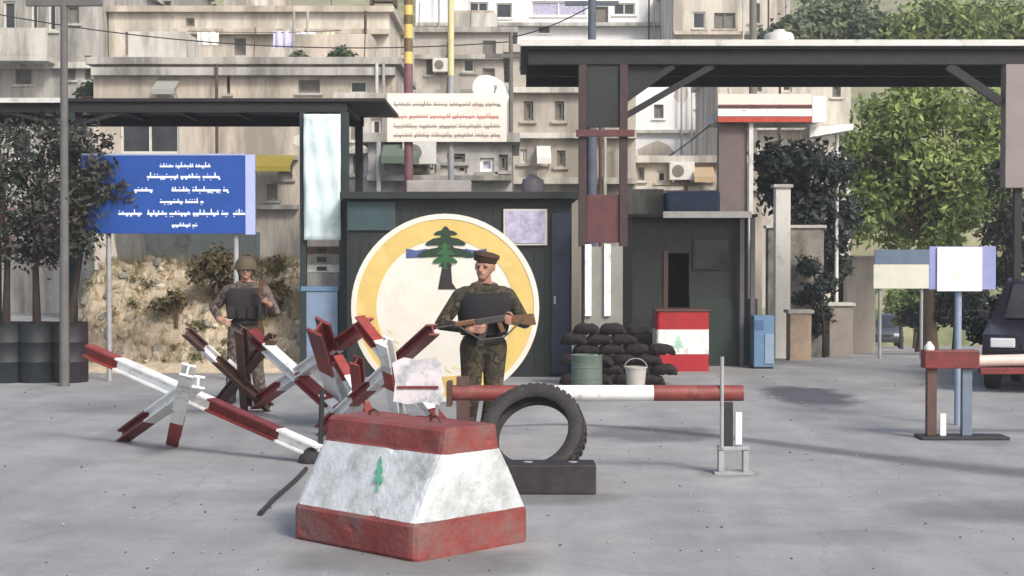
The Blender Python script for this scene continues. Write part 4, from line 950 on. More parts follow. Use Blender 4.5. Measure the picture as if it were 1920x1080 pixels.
# striped fascia on a small canopy
def fascia():
    d = 30; X = lambda x: at(x, 300, d).x; Z = lambda y: at(960, y, d).z
    root = thing("striped_canopy", Vector((X(1445), d + .8, 0)), "small canopy with a red and white striped fascia beyond the right canopy", "canopy")
    mr = mat("fascia_red", S(176, 66, 48), .5, .15, 5, .05); mp = mat("fascia_pink", S(238, 214, 204), .5, .06, 5, .03)
    for y0, y1, m, nm, o in ((196, 176, mp, "top_stripe", .0), (203, 197, M_maroon, "thin_stripe", .006), (218, 204, M_white, "white_stripe", .0), (229, 219, mr, "red_stripe", .006)):
        b = MB(); b.span(X(1346), X(1522), d - o, d + .06, Z(y1 + .0) if False else Z(max(y0, y1)), Z(min(y0, y1)), .003); b.build(nm, m, root)
    b = MB(); b.span(X(1522) + .003, X(1548), d - .01, d + .07, Z(230), Z(180), .004); b.build("end_cap", M_white, root)
    b = MB(); b.span(X(1346), X(1548), d + .08, d + 1.8, Z(226), Z(204), .01); b.build("roof", M_conc, root)
    b = MB(); b.span(X(1350), X(1404), d + .2, d + .45, -.4, Z(226) - .003, .01); b.build("pillar", mat("pillar_brown", S(112, 100, 96), .8, .2, 3, .1), root)
    b = MB(); b.span(X(1406), X(1414), d + .1, d + .19, -.4, Z(226) - .003); b.build("downpipe", M_tin, root)
    b = MB(); b.span(X(1392), X(1400) + .05, d + 1.3, d + 1.5, -.4, Z(226) - .003); b.build("rear_post", M_gray, root)
fascia()
# pale awning by the dark tree
d = 30.5; b = MB(); a = at(1518, 238, d); c = at(1600, 262, d)
b.prism([(0, 0), (c.x - a.x, .06), (c.x - a.x, -.05), (0, -.2)], a, (1, 0, 0), (0, 0, 1), (0, .8, 0)); root = thing("awning", Vector((a.x, d, 0)), "white sloping awning on a thin post above the dark tree", "awning")
b.build("sheet", M_wall, root); b = MB(); b.tube([(c.x - .25, d + .3, gz(c.x - .25, d + .3)), (c.x - .25, d + .3, a.z - .12)], .04, 10); b.build("post", M_tin, root, True)

# poles and wires
def upole(x, ytop, d, r, m, label, arm=False):
    g = at(x, 600, d); g.z = 0; t = at(x, ytop, d); root = thing("utility_pole", g, label, "pole")
    b = MB(); b.tube([g, g.lerp(t, .5), t], [r * 1.2, r, r * .8], 12); b.build("shaft", m, root, True)
    if arm:
        b = MB(); b.span(t.x - .5, t.x + .5, d - .04, d + .04, t.z - .5, t.z - .42); b.build("cross_arm", m, root)
    return t
upole(120, -60, 21.2, .055, mat("pole_grey", S(96, 96, 94), .8, .2, 5, .1), "grey utility pole rising past the left canopy", True)
upole(958, 60, 31, .05, mat("pole_dim", S(104, 104, 98), .8, .2, 5, .1), "thin grey pole right of the cream sign", True)
upole(1110, -40, 30, .09, mat("pole_slate", S(84, 92, 104), .8, .2, 5, .1), "dark grey pole rising above the left end of the right canopy", True)
upole(1412, -40, 44, .12, M_shut, "short dark pole in front of the beige apartment house", False)
def wire(p0, p1, sag, label, r=.012):
    p0, p1 = Vector(p0), Vector(p1); b = MB(); n = 14
    b.tube([p0.lerp(p1, i / n) - Vector((0, 0, sag * 4 * (i / n) * (1 - i / n))) for i in range(n + 1)], r, 5); solo(b, "wire", M_black, label, "wire", "overhead wires", origin=p0)
wire(at(1255, 292, 32), at(1345, 222, 31), .03, "dark wire slanting up across the white house")
wire(at(-40, 20, 30), at(958, 78, 31), .35, "overhead wire across the terraced houses to the thin grey pole")
wire(at(958, 70, 31), at(1110, 10, 30), .08, "short overhead wire between the two poles left of the right canopy")

# laundry and tanks
for i, (x0, x1, y0, y1, col, lab) in enumerate(((370, 410, 60, 84, (236, 238, 232), "white sheet drying on the terrace, leftmost in the row"), (512, 548, 58, 90, (206, 202, 224), "lilac sheet drying on the terrace"), (556, 592, 60, 88, (228, 228, 236), "pale sheet drying on the terrace, right of the lilac one"), (606, 628, 60, 84, (198, 206, 170), "greenish cloth drying on the terrace, rightmost in the row"))):
    d = 44.5; b = MB(); n = 12; vv = []
    for j in range(2):
        for k in range(n + 1): p = at(x0 + (x1 - x0) * k / n, (y0, y1)[j], d); vv.append((p.x, p.y + .05 * math.sin(k * 1.3) * (.4 + j), p.z))
    b.poly(vv, [(k, k + 1, n + 2 + k, n + 1 + k) for k in range(n)]); o = solo(b, "laundry_sheet", mat("cloth_%d" % i, S(*col), .9, .06, 3, 0), lab, "laundry", "laundry on the terrace", origin=vv[0]); q = o.modifiers.new("thickness", 'SOLIDIFY'); q.thickness = .01
wire(at(350, 58, 44.5), at(640, 57, 44.5), .05, "washing line along the pinkish terrace", .01)


# air conditioners, tanks, dishes and awnings on the houses
M_ac = mat("ac_white", S(206, 206, 200), .6, .1, 5, .05, dirt=S(160, 156, 148), dscale=4, damt=.46)
M_tank = mat("tank_black", S(56, 58, 62), .5, .2, 5, .05)
ACG = "air conditioners on the house fronts"
for x, y, d, lab in ((788, 288, 30, "white air conditioner on the low grey house, left of its tall dark opening"),
                     (830, 124, 52, "white air conditioner on the house between the two tall poles"), (1276, 322, 40, "white air conditioner on the low tan house under the white house")):
    p = at(x, y, d); root = thing("air_conditioner", p, lab, "air conditioner", ACG)
    b = MB(); b.box(p + Vector((0, -.24, 0)), (.62, .28, .44), None, .02); b.build("casing", M_ac, root)
    b = MB(); b.lathe([(.15, 0), (.15, .012), (.05, .02)], p + Vector((-.1, -.381, 0)), Matrix.Rotation(R(90), 3, 'X'), 20); b.build("fan_grille", M_shut, root, True)
    b = MB(); b.box(p + Vector((-.22, -.2, -.25)), (.03, .40, .05)); b.box(p + Vector((.22, -.2, -.25)), (.03, .40, .05)); b.box(p + Vector((0, -.02, -.25)), (.40, .03, .03)); b.build("bracket", M_gray, root)
def roof_z(y, d): return at(960, y, d).z + .18
for x, yt, d, m, lab in ((1460, 138, 51.5, M_ac, "white water tank on the cream house behind the striped fascia"), (720, 24, 48.5, M_ac, "white water tank on the roof of the middle terrace")):
    z = roof_z(yt, d); p = at(x, 300, d); p.z = z; root = thing("water_tank", p, lab, "water tank")
    b = MB()
    for q in (-.35, .35): b.span(p.x + q - .04, p.x + q + .04, d - .4, d + .4, z, z + .22)
    b.span(p.x - .31 + .001, p.x + .31 - .001, d - .03, d + .03, z + .1, z + .16); b.build("stand", M_rust, root)
    b = MB(); b.lathe([(.42, .225), (.47, .26), (.48, .6), (.49, .62), (.48, .64), (.47, 1.0), (.42, 1.1), (.2, 1.16), (.18, 1.22), (.03, 1.22)], (p.x, d, z), n=28); b.build("barrel", m, root, True)
for x, yt, d, lab in ((920, 268, 31, "satellite dish on the low grey house roof under the cream sign"),):
    z = roof_z(yt, d); p = at(x, 300, d); p.z = z; root = thing("satellite_dish", p, lab, "satellite dish")
    b = MB(); b.tube([p, p + Vector((0, 0, .7))], .03, 8); b.build("mast", M_gray, root, True)
    rt = Matrix.Rotation(R(25), 3, 'Z') @ Matrix.Rotation(R(60), 3, 'X'); b = MB(); b.lathe([(.02, -.10), (.2, -.075), (.38, 0), (.38, .015), (.2, -.055), (.02, -.08)], p + Vector((0, -.12, .8)), rt, 28); b.build("reflector", M_ac, root, True)
    b = MB(); b.tube([p + Vector((0, -.12, .5)), p + Vector((.1, -.55, .82))], .012, 6); b.box(p + Vector((.1, -.56, .84)), (.06, .08, .06)); b.build("feed_arm", M_gray, root)
for x0, x1, y, d, m, lab in ((296, 338, 150, 40, mat("awning_grey", S(150, 150, 142), .9, .1, 3, .1), "grey cloth awning over a window of the tan terraced house"), (720, 790, 268, 30, mat("awning_green", S(96, 110, 96), .9, .15, 3, .1), "faded green awning at the left end of the low grey house"), (1296, 1336, 312, 40, mat("awning_tan", S(170, 150, 120), .9, .1, 3, .1), "tan awning over a window of the low tan house"), (1006, 1032, 274, 35, mat("awning_white", S(214, 212, 206), .9, .1, 3, .1), "white awning over a window of the bare concrete building"), (480, 552, 292, 39.6, mat("awning_ochre", S(140, 126, 50), .9, .15, 3, .1), "ochre awning right of the blue sign")):
    a, c = at(x0, y, d), at(x1, y, d); w = c.x - a.x; root = thing("awning", Vector(((a.x + c.x) / 2, d, a.z)), lab, "awning")
    b = MB(); b.poly([(a.x, d - .01, a.z), (c.x, d - .01, a.z), (c.x, d - .7, a.z - .3), (a.x, d - .7, a.z - .3), (a.x, d - .7, a.z - .42), (c.x, d - .7, a.z - .42)], [(0, 1, 2, 3), (3, 2, 5, 4)]); o = b.build("cloth", m, root); q = o.modifiers.new("thickness", 'SOLIDIFY'); q.thickness = .015
    b = MB()
    for xx in (a.x + .04, c.x - .04): b.tube([(xx, d - .01, a.z - .5), (xx, d - .66, a.z - .32)], .012, 6)
    b.tube([(a.x + .053, d - .66, a.z - .335), (c.x - .053, d - .66, a.z - .335)], .012, 6); b.build("frame", M_gray, root)
# shrubs and pots on the terraces
for x, y, d, r_, lab in ((560, 110, 40.4, 16, "leafy green potted bush on the tan house terrace, left"), (640, 104, 40.6, 20, "leafy green potted bush on the tan house terrace, nearest the striped pole"), (172, 170, 41, 22, "dark bush between the grey block and the tan house"), (400, 20, 48, 12, "small bush on the roof of the middle terrace"), (884, 264, 31, 10, "small bush on the low grey house roof")):
    p = at(x, y, d); root = thing("bush", p, lab, "bush"); cl = pxclumps([(x, y, r_), (x + r_ * .7, y + 3, r_ * .7), (x - r_ * .8, y + 4, r_ * .7)], d, .2, 3)
    crown("foliage", cl, 700, .07, LP[1:] + LB[1:], root, 9); b = MB(); b.lathe([(.16, -.55), (.22, -.2), (.24, -.2), (.24, -.16), (.2, -.16)], p, n=18); b.build("pot", mat("terracotta", S(150, 96, 70), .9, .2, 6, .1), root, True)

# ------------------------------------------------------------------ trees on the right
tree("leafy_tree", "large bright green tree behind the square white sign", 1745, 600, [(1690, 220, 62), (1760, 200, 60), (1830, 240, 55), (1650, 290, 60), (1730, 300, 70), (1810, 320, 62), (1650, 370, 60), (1720, 390, 66), (1790, 400, 60), (1840, 380, 48), (1680, 440, 42), (1760, 450, 44), (1620, 330, 40), (1855, 300, 50), (1870, 240, 40), (1850, 190, 44), (1610, 420, 36), (1600, 270, 34), (1870, 360, 40), (1640, 210, 36), (1700, 170, 36)], 36, 15000, .095, LG, M_bark, .15, 31, 1.0)
tree("dark_tree", "dark blue green tree between the booth and the bright green tree", 1505, 640, [(1450, 300, 40), (1510, 300, 44), (1560, 320, 42), (1470, 360, 46), (1530, 380, 50), (1580, 400, 40), (1500, 430, 44), (1560, 450, 40), (1530, 500, 40), (1500, 540, 34), (1570, 500, 30), (1440, 340, 26)], 31, 7500, .085, LB, M_barkd, .09, 32, .6)
tree("dark_tree", "dark tree at the right edge beside the grey canopy post", 1900, 620, [(1880, 330, 34), (1900, 400, 40), (1870, 440, 34), (1910, 480, 44), (1880, 520, 34), (1950, 400, 50), (1950, 320, 50)], 33, 4500, .085, LD, M_barkd, .10, 33, .6)
for i, (lst, lab, mats, d) in enumerate(((([(1540, 50, 60), (1590, 30, 55), (1630, 62, 50), (1560, 90, 40)]), "dusty green tree on the slope, left of the two above the right canopy", LP, 62), ([(1720, 50, 55), (1770, 30, 50), (1820, 50, 60), (1870, 40, 60), (1930, 50, 70), (1670, 66, 40), (1800, 80, 50)], "bright green tree on the slope, right of the two above the right canopy", LG, 60), ([(1446, 84, 34), (1480, 66, 34), (1500, 96, 30)], "small pale shrubby tree on the slope beside the beige house", LP, 58))):
    tree("slope_tree", lab, lst[0][0], 600, lst, d, 6000, .15, mats, M_bark, .14, 40 + i, 1.0, "trees on the far slope")
tree("small_tree", "scrubby grey green bush like tree at the end of the road", 1545, 640, [(1540, 590, 20), (1525, 550, 24), (1515, 500, 22), (1550, 530, 20), (1530, 620, 14), (1500, 560, 16)], 29, 3000, .055, LB, M_barkd, .03, 52, .3)
tree("small_tree", "dark teal bush left of the dark car", 1850, 640, [(1830, 600, 24), (1860, 590, 28), (1835, 630, 18), (1880, 570, 26)], 24, 1800, .055, LB, M_barkd, .03, 53, .25)
RT = "trees along the road running downhill"
for i, (x, lst, d, n, mats, lab) in enumerate(((1590, [(1590, 540, 24), (1605, 575, 20), (1580, 590, 16), (1572, 560, 14)], 44, 2400, LB, "grey green roadside tree left of the far car"), (1622, [(1618, 560, 18), (1628, 588, 16), (1610, 600, 12), (1632, 540, 14)], 58, 1800, LG, "light green roadside tree just above the far car"),
        (1720, [(1716, 560, 24), (1740, 580, 24), (1705, 590, 20), (1730, 604, 20), (1760, 560, 26)], 42, 3000, LG[1:2] + LB, "dark green roadside tree under the small cream sign"), (1690, [(1682, 560, 20), (1698, 580, 18), (1690, 600, 14), (1672, 578, 12)], 56, 2000, LG, "green roadside tree right of the far car"),
        (1790, [(1790, 570, 28), (1820, 560, 30), (1770, 590, 20), (1800, 600, 20)], 36, 3000, LB, "dark teal roadside tree behind the white sign pole"))):
    tree("roadside_tree", lab, x, 640, lst, d, n, .06 + d * .001, mats, M_barkd, .06, 60 + i, .5, RT)
# green hill behind everything on the right, tan slope on the left
b = MB(); nx, ny = 60, 20; vv = []
from mathutils import noise as nz_
for j in range(ny + 1):
    for i in range(nx + 1):
        x = -70 + 150 * i / nx; y = 84 + 70 * j / ny; h = 33 * (j / ny) ** .8 + 1.6 * nz_.noise((x * .05, y * .05, 0)); vv.append((x, y, h if j else -7))
b.poly(vv, [(j * (nx + 1) + i, j * (nx + 1) + i + 1, (j + 1) * (nx + 1) + i + 1, (j + 1) * (nx + 1) + i) for j in range(ny) for i in range(nx)])
tag(structure(b.build("hillside", mat("dry_hill", S(140, 138, 108), .95, .25, .3, .3, dirt=S(92, 104, 66), dscale=.25, damt=.52))), "dry scrubby hillside behind the houses")

# ------------------------------------------------------------------ small things on the right
def blue_bin():
    g = onground(1434, 692); d = g.y; X = lambda x: at(x, 600, d).x; Z = lambda y: at(960, y, d).z
    root = thing("blue_cabinet", Vector((g.x, d + .2, 0)), "light blue upright cabinet beside the open booth", "cabinet")
    b = MB(); b.span(X(1414), X(1452), d, d + .4, .03, Z(592), .008); b.build("body", M_ltblue, root)
    b = MB(); b.span(X(1434), X(1451), d - .016, d - .001, .08, Z(626), .004); b.build("door", mat("cabinet_pale", S(132, 152, 174), .5, .1, 5, .03), root)
    b = MB(); b.span(X(1416), X(1432), d - .012, d - .001, Z(618), Z(600), .003); b.build("label_plate", mat("plate_navy", S(70, 100, 140), .5, .1, 5, 0), root)
    b = MB(); b.span(X(1416), X(1450), d + .02, d + .38, 0, .028); b.build("base", M_black, root)
blue_bin()
def car(label, loc, rz, paint, name="parked_car"):
    root = thing(name, (0, 0, 0), label, "car")
    # side outline, x forward (front at -x), z up
    low = [(-2.05, .34), (-2.08, .55), (-1.95, .74), (-1.0, .86), (1.55, .92), (2.0, .86), (2.08, .55), (2.03, .34)]
    b = MB(); W = .83; secs = []
    for y, k in ((-W, .96), (-W * .9, 1.0), (0, 1.02), (W * .9, 1.0), (W, .96)):
        secs.append([b.bm.verts.new((x * (1 if abs(y) < W else .985), y, .6 + (z - .6) * k)) for x, z in low])
    for a, c in zip(secs, secs[1:]):
        for k in range(len(low)): b.bm.faces.new((a[k], a[(k + 1) % len(low)], c[(k + 1) % len(low)], c[k]))
    b.bm.faces.new(secs[0][::-1]); b.bm.faces.new(secs[-1]); b.build("body", paint, root, True)
    b = MB(); cab = [(-1.0, .85), (-.30, 1.36), (.0, 1.42), (.9, 1.42), (1.2, 1.36), (1.72, .90)]; secs = []
    for y, k in ((-.80, 0), (-.66, 1), (.66, 1), (.80, 0)):
        secs.append([b.bm.verts.new((x, y if z < 1 else math.copysign(.62 if k == 0 else .55, y), z)) for x, z in cab])
    for a, c in zip(secs, secs[1:]):
        for k in range(len(cab) - 1): b.bm.faces.new((a[k], a[k + 1], c[k + 1], c[k]))
    b.bm.faces.new(secs[0][::-1]); b.bm.faces.new(secs[-1]); b.build("cabin", paint, root, True)
    gm = M_glass; 
    for s in (-1, 1):
        y = lambda z: s * (.80 - (z - .87) / .5 * .18 + .006)
        for q in ([(-.78, .93), (-.28, 1.30), (.22, 1.34), (.22, .93)], [(.30, .93), (.30, 1.34), (.92, 1.34), (1.42, .98), (1.42, .93)]):
            b = MB(); n = len(q); vv = [(x, y(z), z) for x, z in q] + [(x, y(z) - s * .02, z) for x, z in q]
            b.poly(vv, [tuple(range(n)), tuple(range(2 * n - 1, n - 1, -1))] + [(i, (i + 1) % n, n + (i + 1) % n, n + i) for i in range(n)]); b.build("side_window", gm, root)
    b = MB(); b.poly([(-.96, -.62, .90), (-.96, .62, .90), (-.36, .53, 1.34), (-.36, -.53, 1.34)], [(0, 1, 2, 3)]); w = b.build("windscreen", gm, root); w.location = (-.012, 0, .012)
    for s in (-1, 1):
        b = MB(); b.box((-2.05, s * .58, .64), (.08, .3, .12), None, .02); b.build("headlight", mat("lamp_glass", S(200, 204, 206), .15, .05, 3, 0), root)
        b = MB(); b.box((2.05, s * .6, .70), (.06, .26, .14), None, .02); b.build("tail_light", M_red, root)
        b = MB(); b.box((-.75, s * .90, .95), (.12, .14, .1), None, .02); b.build("wing_mirror", paint, root)
    b = MB(); b.box((-2.07, 0, .42), (.1, 1.5, .14), None, .03); b.build("bumper", M_black, root)
    b = MB(); b.box((-2.075, 0, .60), (.04, .7, .1), None, .01); b.build("grille", M_black, root)
    for x in (-1.3, 1.25):
        for s in (-1, 1):
            rt = Matrix.Rotation(R(90), 3, 'X'); c = Vector((x, s * .74, .31)); b = MB()
            b.lathe([(.19, -.1), (.28, -.1), (.31, -.07), (.31, .07), (.28, .1), (.19, .1)], c, rt, 28, closed=True); wo = b.build("wheel", M_rubber, root, True)
            b = MB(); b.lathe([(.19, -.07), (.12, -.085), (.05, -.09), (.05, .09), (.12, .085), (.19, .07)], c, rt, 20); b.build("rim", M_gray, wo, True)
    root.location = loc; root.rotation_euler.z = rz
    return root
g = onground(1905, 742)
car("dark maroon black car at the right edge behind the boom", (g.x + 1.16, g.y + 2.0, 0), R(70), mat("car_paint_dark", S(30, 24, 34), .3, .15, 4, 0))
x_ = at(1650, 600, 66).x; fc = car("small dark grey car far down the road on the right", (x_, 66, gz(x_, 66)), R(80), mat("car_paint_grey", S(74, 82, 92), .3, .1, 4, 0))

# ------------------------------------------------------------------ soldiers
def hull(bm_, pts):
    vs = [bm_.verts.new(p) for p in pts]; r = bmesh.ops.convex_hull(bm_, input=vs)
    bad = [e for e in r['geom_interior'] if isinstance(e, bmesh.types.BMVert)]
    if bad: bmesh.ops.delete(bm_, geom=bad, context='VERTS')
_s = []
for i in range(7):
    ph = math.pi * (i + .5) / 7
    for k in range(12): _s.append(Vector((math.sin(ph) * math.cos(k * math.pi / 6), math.sin(ph) * math.sin(k * math.pi / 6), math.cos(ph))))
def cap(bm_, p0, r0, p1, r1, sc=(1, 1, 1)):
    p0, p1 = Vector(p0), Vector(p1)
    hull(bm_, [p0 + Vector((q.x * sc[0], q.y * sc[1], q.z * sc[2])) * r0 for q in _s] + [p1 + Vector((q.x * sc[0], q.y * sc[1], q.z * sc[2])) * r1 for q in _s])
def hand(bm_, w, d, n, t):
    """wrist, palm direction, palm normal (curl side), thumb side"""
    d, n, t = Vector(d).normalized(), Vector(n).normalized(), Vector(t).normalized(); w = Vector(w)
    for k in (-.026, 0, .026): cap(bm_, w + t * k * .6, .018, w + d * .085 + t * k, .015)
    for k, ln in ((-.032, .8), (-.011, .96), (.011, 1.), (.032, .93)):
        a = w + d * .09 + t * k; b_ = a + (d * .75 + n * .65).normalized() * .042 * ln; c_ = b_ + (n - d * .15).normalized() * .030 * ln; e = c_ + (n * .5 - d * .85).normalized() * .022 * ln
        cap(bm_, a, .0115, b_, .0105); cap(bm_, b_, .0105, c_, .0098); cap(bm_, c_, .0098, e, .009)
    a = w + d * .03 + t * .034; b_ = a + (t * .6 + d * .6 + n * .4).normalized() * .042; c_ = b_ + (d * .5 + n * .8 - t * .2).normalized() * .032
    cap(bm_, a, .014, b_, .012); cap(bm_, b_, .012, c_, .010)
def camo(name, cols):
    m = bpy.data.materials.new(name); m.use_nodes = True; nt = m.node_tree; N, L = nt.nodes, nt.links; b = N["Principled BSDF"]; b.inputs["Roughness"].default_value = .9
    tc = N.new("ShaderNodeTexCoord"); n = N.new("ShaderNodeTexNoise"); n.inputs["Scale"].default_value = 9; n.inputs["Detail"].default_value = 3; n.inputs["Distortion"].default_value = .6; L.new(tc.outputs["Object"], n.inputs[0])
    r = N.new("ShaderNodeValToRGB"); r.color_ramp.interpolation = 'CONSTANT'; e = r.color_ramp.elements; e[0].position = 0; e[0].color = (*cols[0], 1); e[1].position = .44; e[1].color = (*cols[1], 1)
    q = e.new(.52); q.color = (*cols[2], 1); q = e.new(.6); q.color = (*cols[3], 1)
    L.new(n.outputs[0], r.inputs[0]); L.new(r.outputs[0], b.inputs["Base Color"])
    n2 = N.new("ShaderNodeTexNoise"); n2.inputs["Scale"].default_value = 16; n2.inputs["Detail"].default_value = 4; L.new(tc.outputs["Object"], n2.inputs[0])
    bp = N.new("ShaderNodeBump"); bp.inputs["Strength"].default_value = .5; bp.inputs["Distance"].default_value = .03; L.new(n2.outputs[0], bp.inputs["Height"]); L.new(bp.outputs[0], b.inputs["Normal"])
    return m
M_skin = mat("skin", S(158, 120, 100), .55, .08, 20, .05)
M_boot = mat("boot_leather", (.018, .015, .014), .5, .3, 20, .1)
def soldier(label, loc, rz, pose, uni, vestm, hatm, hat):
    root = thing("person", (0, 0, 0), label, "person")
    bmh = bmesh.new(); P = pose
    # trunk, neck, head
    cap(bmh, (-.085, 0, .95), .115, (.085, 0, .95), .115, (1, .88, 1)); cap(bmh, (0, 0, .98), .135, (0, -.005, 1.14), .135, (1.08, .8, 1))
    cap(bmh, (-.075, -.005, 1.16), .11, (-.10, 0, 1.36), .105, (1, .95, 1)); cap(bmh, (.075, -.005, 1.16), .11, (.10, 0, 1.36), .105, (1, .95, 1)); cap(bmh, (-.155, .01, 1.42), .07, (.155, .01, 1.42), .07); cap(bmh, (-.06, .01, 1.46), .07, (.06, .01, 1.46), .07)
    cap(bmh, (0, .01, 1.46), .058, (0, 0, 1.56), .055)
    hd = Matrix.Rotation(P.get("head", 0), 4, 'Z'); H = lambda v: hd @ Vector(v)
    cap(bmh, H((0, .012, 1.685)), .092, H((0, .0, 1.66)), .086, (.86, 1.05, 1)); cap(bmh, H((0, -.03, 1.62)), .062, H((0, -.062, 1.575)), .034)
    cap(bmh, H((0, -.088, 1.665)), .012, H((0, -.108, 1.632)), .014); cap(bmh, H((-.035, -.075, 1.685)), .016, H((.035, -.075, 1.685)), .016); cap(bmh, H((-.02, -.088, 1.604)), .010, H((.02, -.088, 1.604)), .010)
    for s in (-1, 1): cap(bmh, H((s * .083, .01, 1.675)), .014, H((s * .083, .005, 1.635)), .011, (.5, 1, 1))
    # legs
    for s, kn, an in ((-1, P["lk"], P["la"]), (1, P["rk"], P["ra"])):
        hp = Vector((s * .095, 0, .93)); kn, an = Vector(kn), Vector(an)
        cap(bmh, hp, .105, kn, .075); cap(bmh, kn, .074, an + Vector((0, 0, .08)), .062); cap(bmh, an + Vector((0, 0, .12)), .062, an, .052)
        toe = an + Vector((s * .03, -.17, -.045)); cap(bmh, an + Vector((0, .035, -.035)), .045, toe, .036); cap(bmh, an, .05, an + Vector((0, .03, -.03)), .046)
    hands = []
    for s, e, w, hv in ((-1, P["le"], P["lw"], P["lh"]), (1, P["re"], P["rw"], P["rh"])):
        sh = Vector((s * .195, .01, 1.40)); e, w = Vector(e), Vector(w)
        cap(bmh, sh, .073, e, .056); cap(bmh, e, .055, w, .040); hand(bmh, w, *hv); hands.append(w + Vector(hv[0]).normalized() * .05)
    me = bpy.data.meshes.new("tmp"); bmh.to_mesh(me); bmh.free(); o = bpy.data.objects.new("tmp", me); COL.objects.link(o)
    md = o.modifiers.new("r", 'REMESH'); md.mode = 'VOXEL'; md.voxel_size = .0075; md.use_smooth_shade = True
    sm = o.modifiers.new("s", 'SMOOTH'); sm.factor = .5; sm.iterations = 3
    dg = bpy.context.evaluated_depsgraph_get(); body = bpy.data.meshes.new_from_object(o.evaluated_get(dg)); bpy.data.objects.remove(o)
    body.name = "body"; body.materials.clear()
    for m in (uni, M_skin, M_boot, mat("dark_hair", (.012, .009, .008), .7, .3, 40, .2)): body.materials.append(m)
    cs = np.zeros(len(body.polygons) * 3); body.polygons.foreach_get("center", cs); cs = cs.reshape(-1, 3); mi = np.zeros(len(cs), int)
    hi = hd.inverted(); mi[cs[:, 2] > 1.515] = 1; mi[cs[:, 2] < .20] = 2
    for h in hands: mi[np.linalg.norm(cs - np.array(h), axis=1) < .085] = 1
    loc_h = (np.array(hi.to_3x3()) @ cs.T).T
    mi[(cs[:, 2] > 1.60) & (loc_h[:, 1] > .035)] = 3; mi[(cs[:, 2] > 1.725)] = 3
    eye = (np.abs(np.abs(loc_h[:, 0]) - .032) < .012) & (np.abs(cs[:, 2] - 1.663) < .007) & (loc_h[:, 1] < -.05); mi[eye] = 3
    mth = (np.abs(loc_h[:, 0]) < .022) & (np.abs(cs[:, 2] - 1.604) < .004) & (loc_h[:, 1] < -.07); mi[mth] = 2
    body.polygons.foreach_set("material_index", mi.astype(np.int32)); body.polygons.foreach_set("use_smooth", np.ones(len(cs), bool))
    ob = bpy.data.objects.new("body", body); COL.objects.link(ob); ob.parent = root
    b = MB()                                                  # vest: shell round the chest, pouches, belt
    ring = []; n = 28
    for z, rx, ry in ((1.06, .172, .136), (1.12, .185, .145), (1.25, .200, .150), (1.36, .205, .142), (1.43, .16, .120)):
        ring.append([b.bm.verts.new((rx * math.copysign(abs(math.cos(a)) ** .8, math.cos(a)), ry * math.sin(a) - .002, z)) for a in [2 * math.pi * k / n for k in range(n)]])
    for a, c in zip(ring, ring[1:]):
        for k in range(n): b.bm.faces.new((a[k], a[(k + 1) % n], c[(k + 1) % n], c[k]))
    v = b.build("vest", vestm, root, True); so = v.modifiers.new("thickness", 'SOLIDIFY'); so.thickness = .02; so.offset = 1
    for x in (-.11, 0, .11):
        b = MB(); b.box((x, -.165, 1.14), (.085, .05, .15), None, .014); b.build("pouch", vestm, root)
    b = MB(); b.lathe([(.168, .985), (.172, .99), (.172, 1.03), (.168, 1.035)], n=28); bl = b.build("belt", M_boot, root, True); bl.scale = (1, .82, 1)
    b = MB()
    if hat == "helmet":
        pr = [(.128, -.035), (.138, -.03), (.134, .01), (.122, .055), (.095, .10), (.055, .128), (.012, .138)]
        b.lathe(pr, n=32); h = b.build("helmet", hatm, root, True); h.location = hd @ Vector((0, .0, 1.695)); h.scale = (.88, 1.0, 1.0)
        b = MB(); b.tube([(-.095, 0, 0), (-.075, -.03, -.07), (0, -.065, -.125), (.075, -.03, -.07), (.095, 0, 0)], .006, 6); st = b.build("chin_strap", M_boot, root); st.location = hd @ Vector((0, 0, 1.67)); st.rotation_euler.z = P.get("head", 0)
    else:
        pr = [(.092, -.02), (.100, -.01), (.102, .025), (.118, .05), (.112, .085), (.06, .1), (.01, .102)]
        b.lathe(pr, n=32); h = b.build("beret", hatm, root, True); h.location = hd @ Vector((.0, .005, 1.715)); h.rotation_euler = (R(-6), R(10), P.get("head", 0)); h.scale = (.93, 1.05, .8)
    root.location = loc; root.rotation_euler.z = rz
    return root
def rifle(label, loc, mtx, woodm):
    """built along +x (muzzle), then turned"""
    root = thing("rifle", loc, label, "rifle"); root.rotation_euler = mtx.to_euler()
    def put(b, nm, m, sm=False): o = b.build(nm, m, None, sm); o.parent = root; return o
    b = MB(); b.box((0, 0, 0), (.27, .035, .06), None, .006); put(b, "receiver", M_black)
    b = MB(); b.tube([(.13, 0, .008), (.52, 0, .008)], [.011, .008], 10); b.tube([(.40, 0, .008), (.40, 0, .06)], .007, 6); b.tube([(.49, 0, .008), (.54, 0, .008)], .013, 10); put(b, "barrel", M_black, True)
    b = MB(); b.box((.23, 0, .012), (.19, .042, .046), None, .01); put(b, "handguard", woodm)
    b = MB(); b.prism([(-.135, .02), (-.40, .0), (-.41, -.10), (-.37, -.10), (-.135, -.03)], (0, -.016, 0), (1, 0, 0), (0, 0, 1), (0, .032, 0)); put(b, "stock", woodm)
    b = MB(); b.prism([(.02, -.03), (.09, -.03), (.125, -.12), (.15, -.20), (.09, -.215), (.06, -.13)], (0, -.012, 0), (1, 0, 0), (0, 0, 1), (0, .024, 0)); put(b, "magazine", M_black)
    b = MB(); b.prism([(-.10, -.03), (-.06, -.03), (-.085, -.12), (-.125, -.115)], (0, -.012, 0), (1, 0, 0), (0, 0, 1), (0, .024, 0)); put(b, "grip", woodm)
    b = MB(); b.tube([(-.30, .02, -.03), (-.1, .05, -.16), (.12, .05, -.15), (.30, .02, 0)], .008, 6); put(b, "sling", M_boot, True)
    return root
M_wood = mat("rifle_wood", S(92, 60, 34), .5, .2, 12, .05)
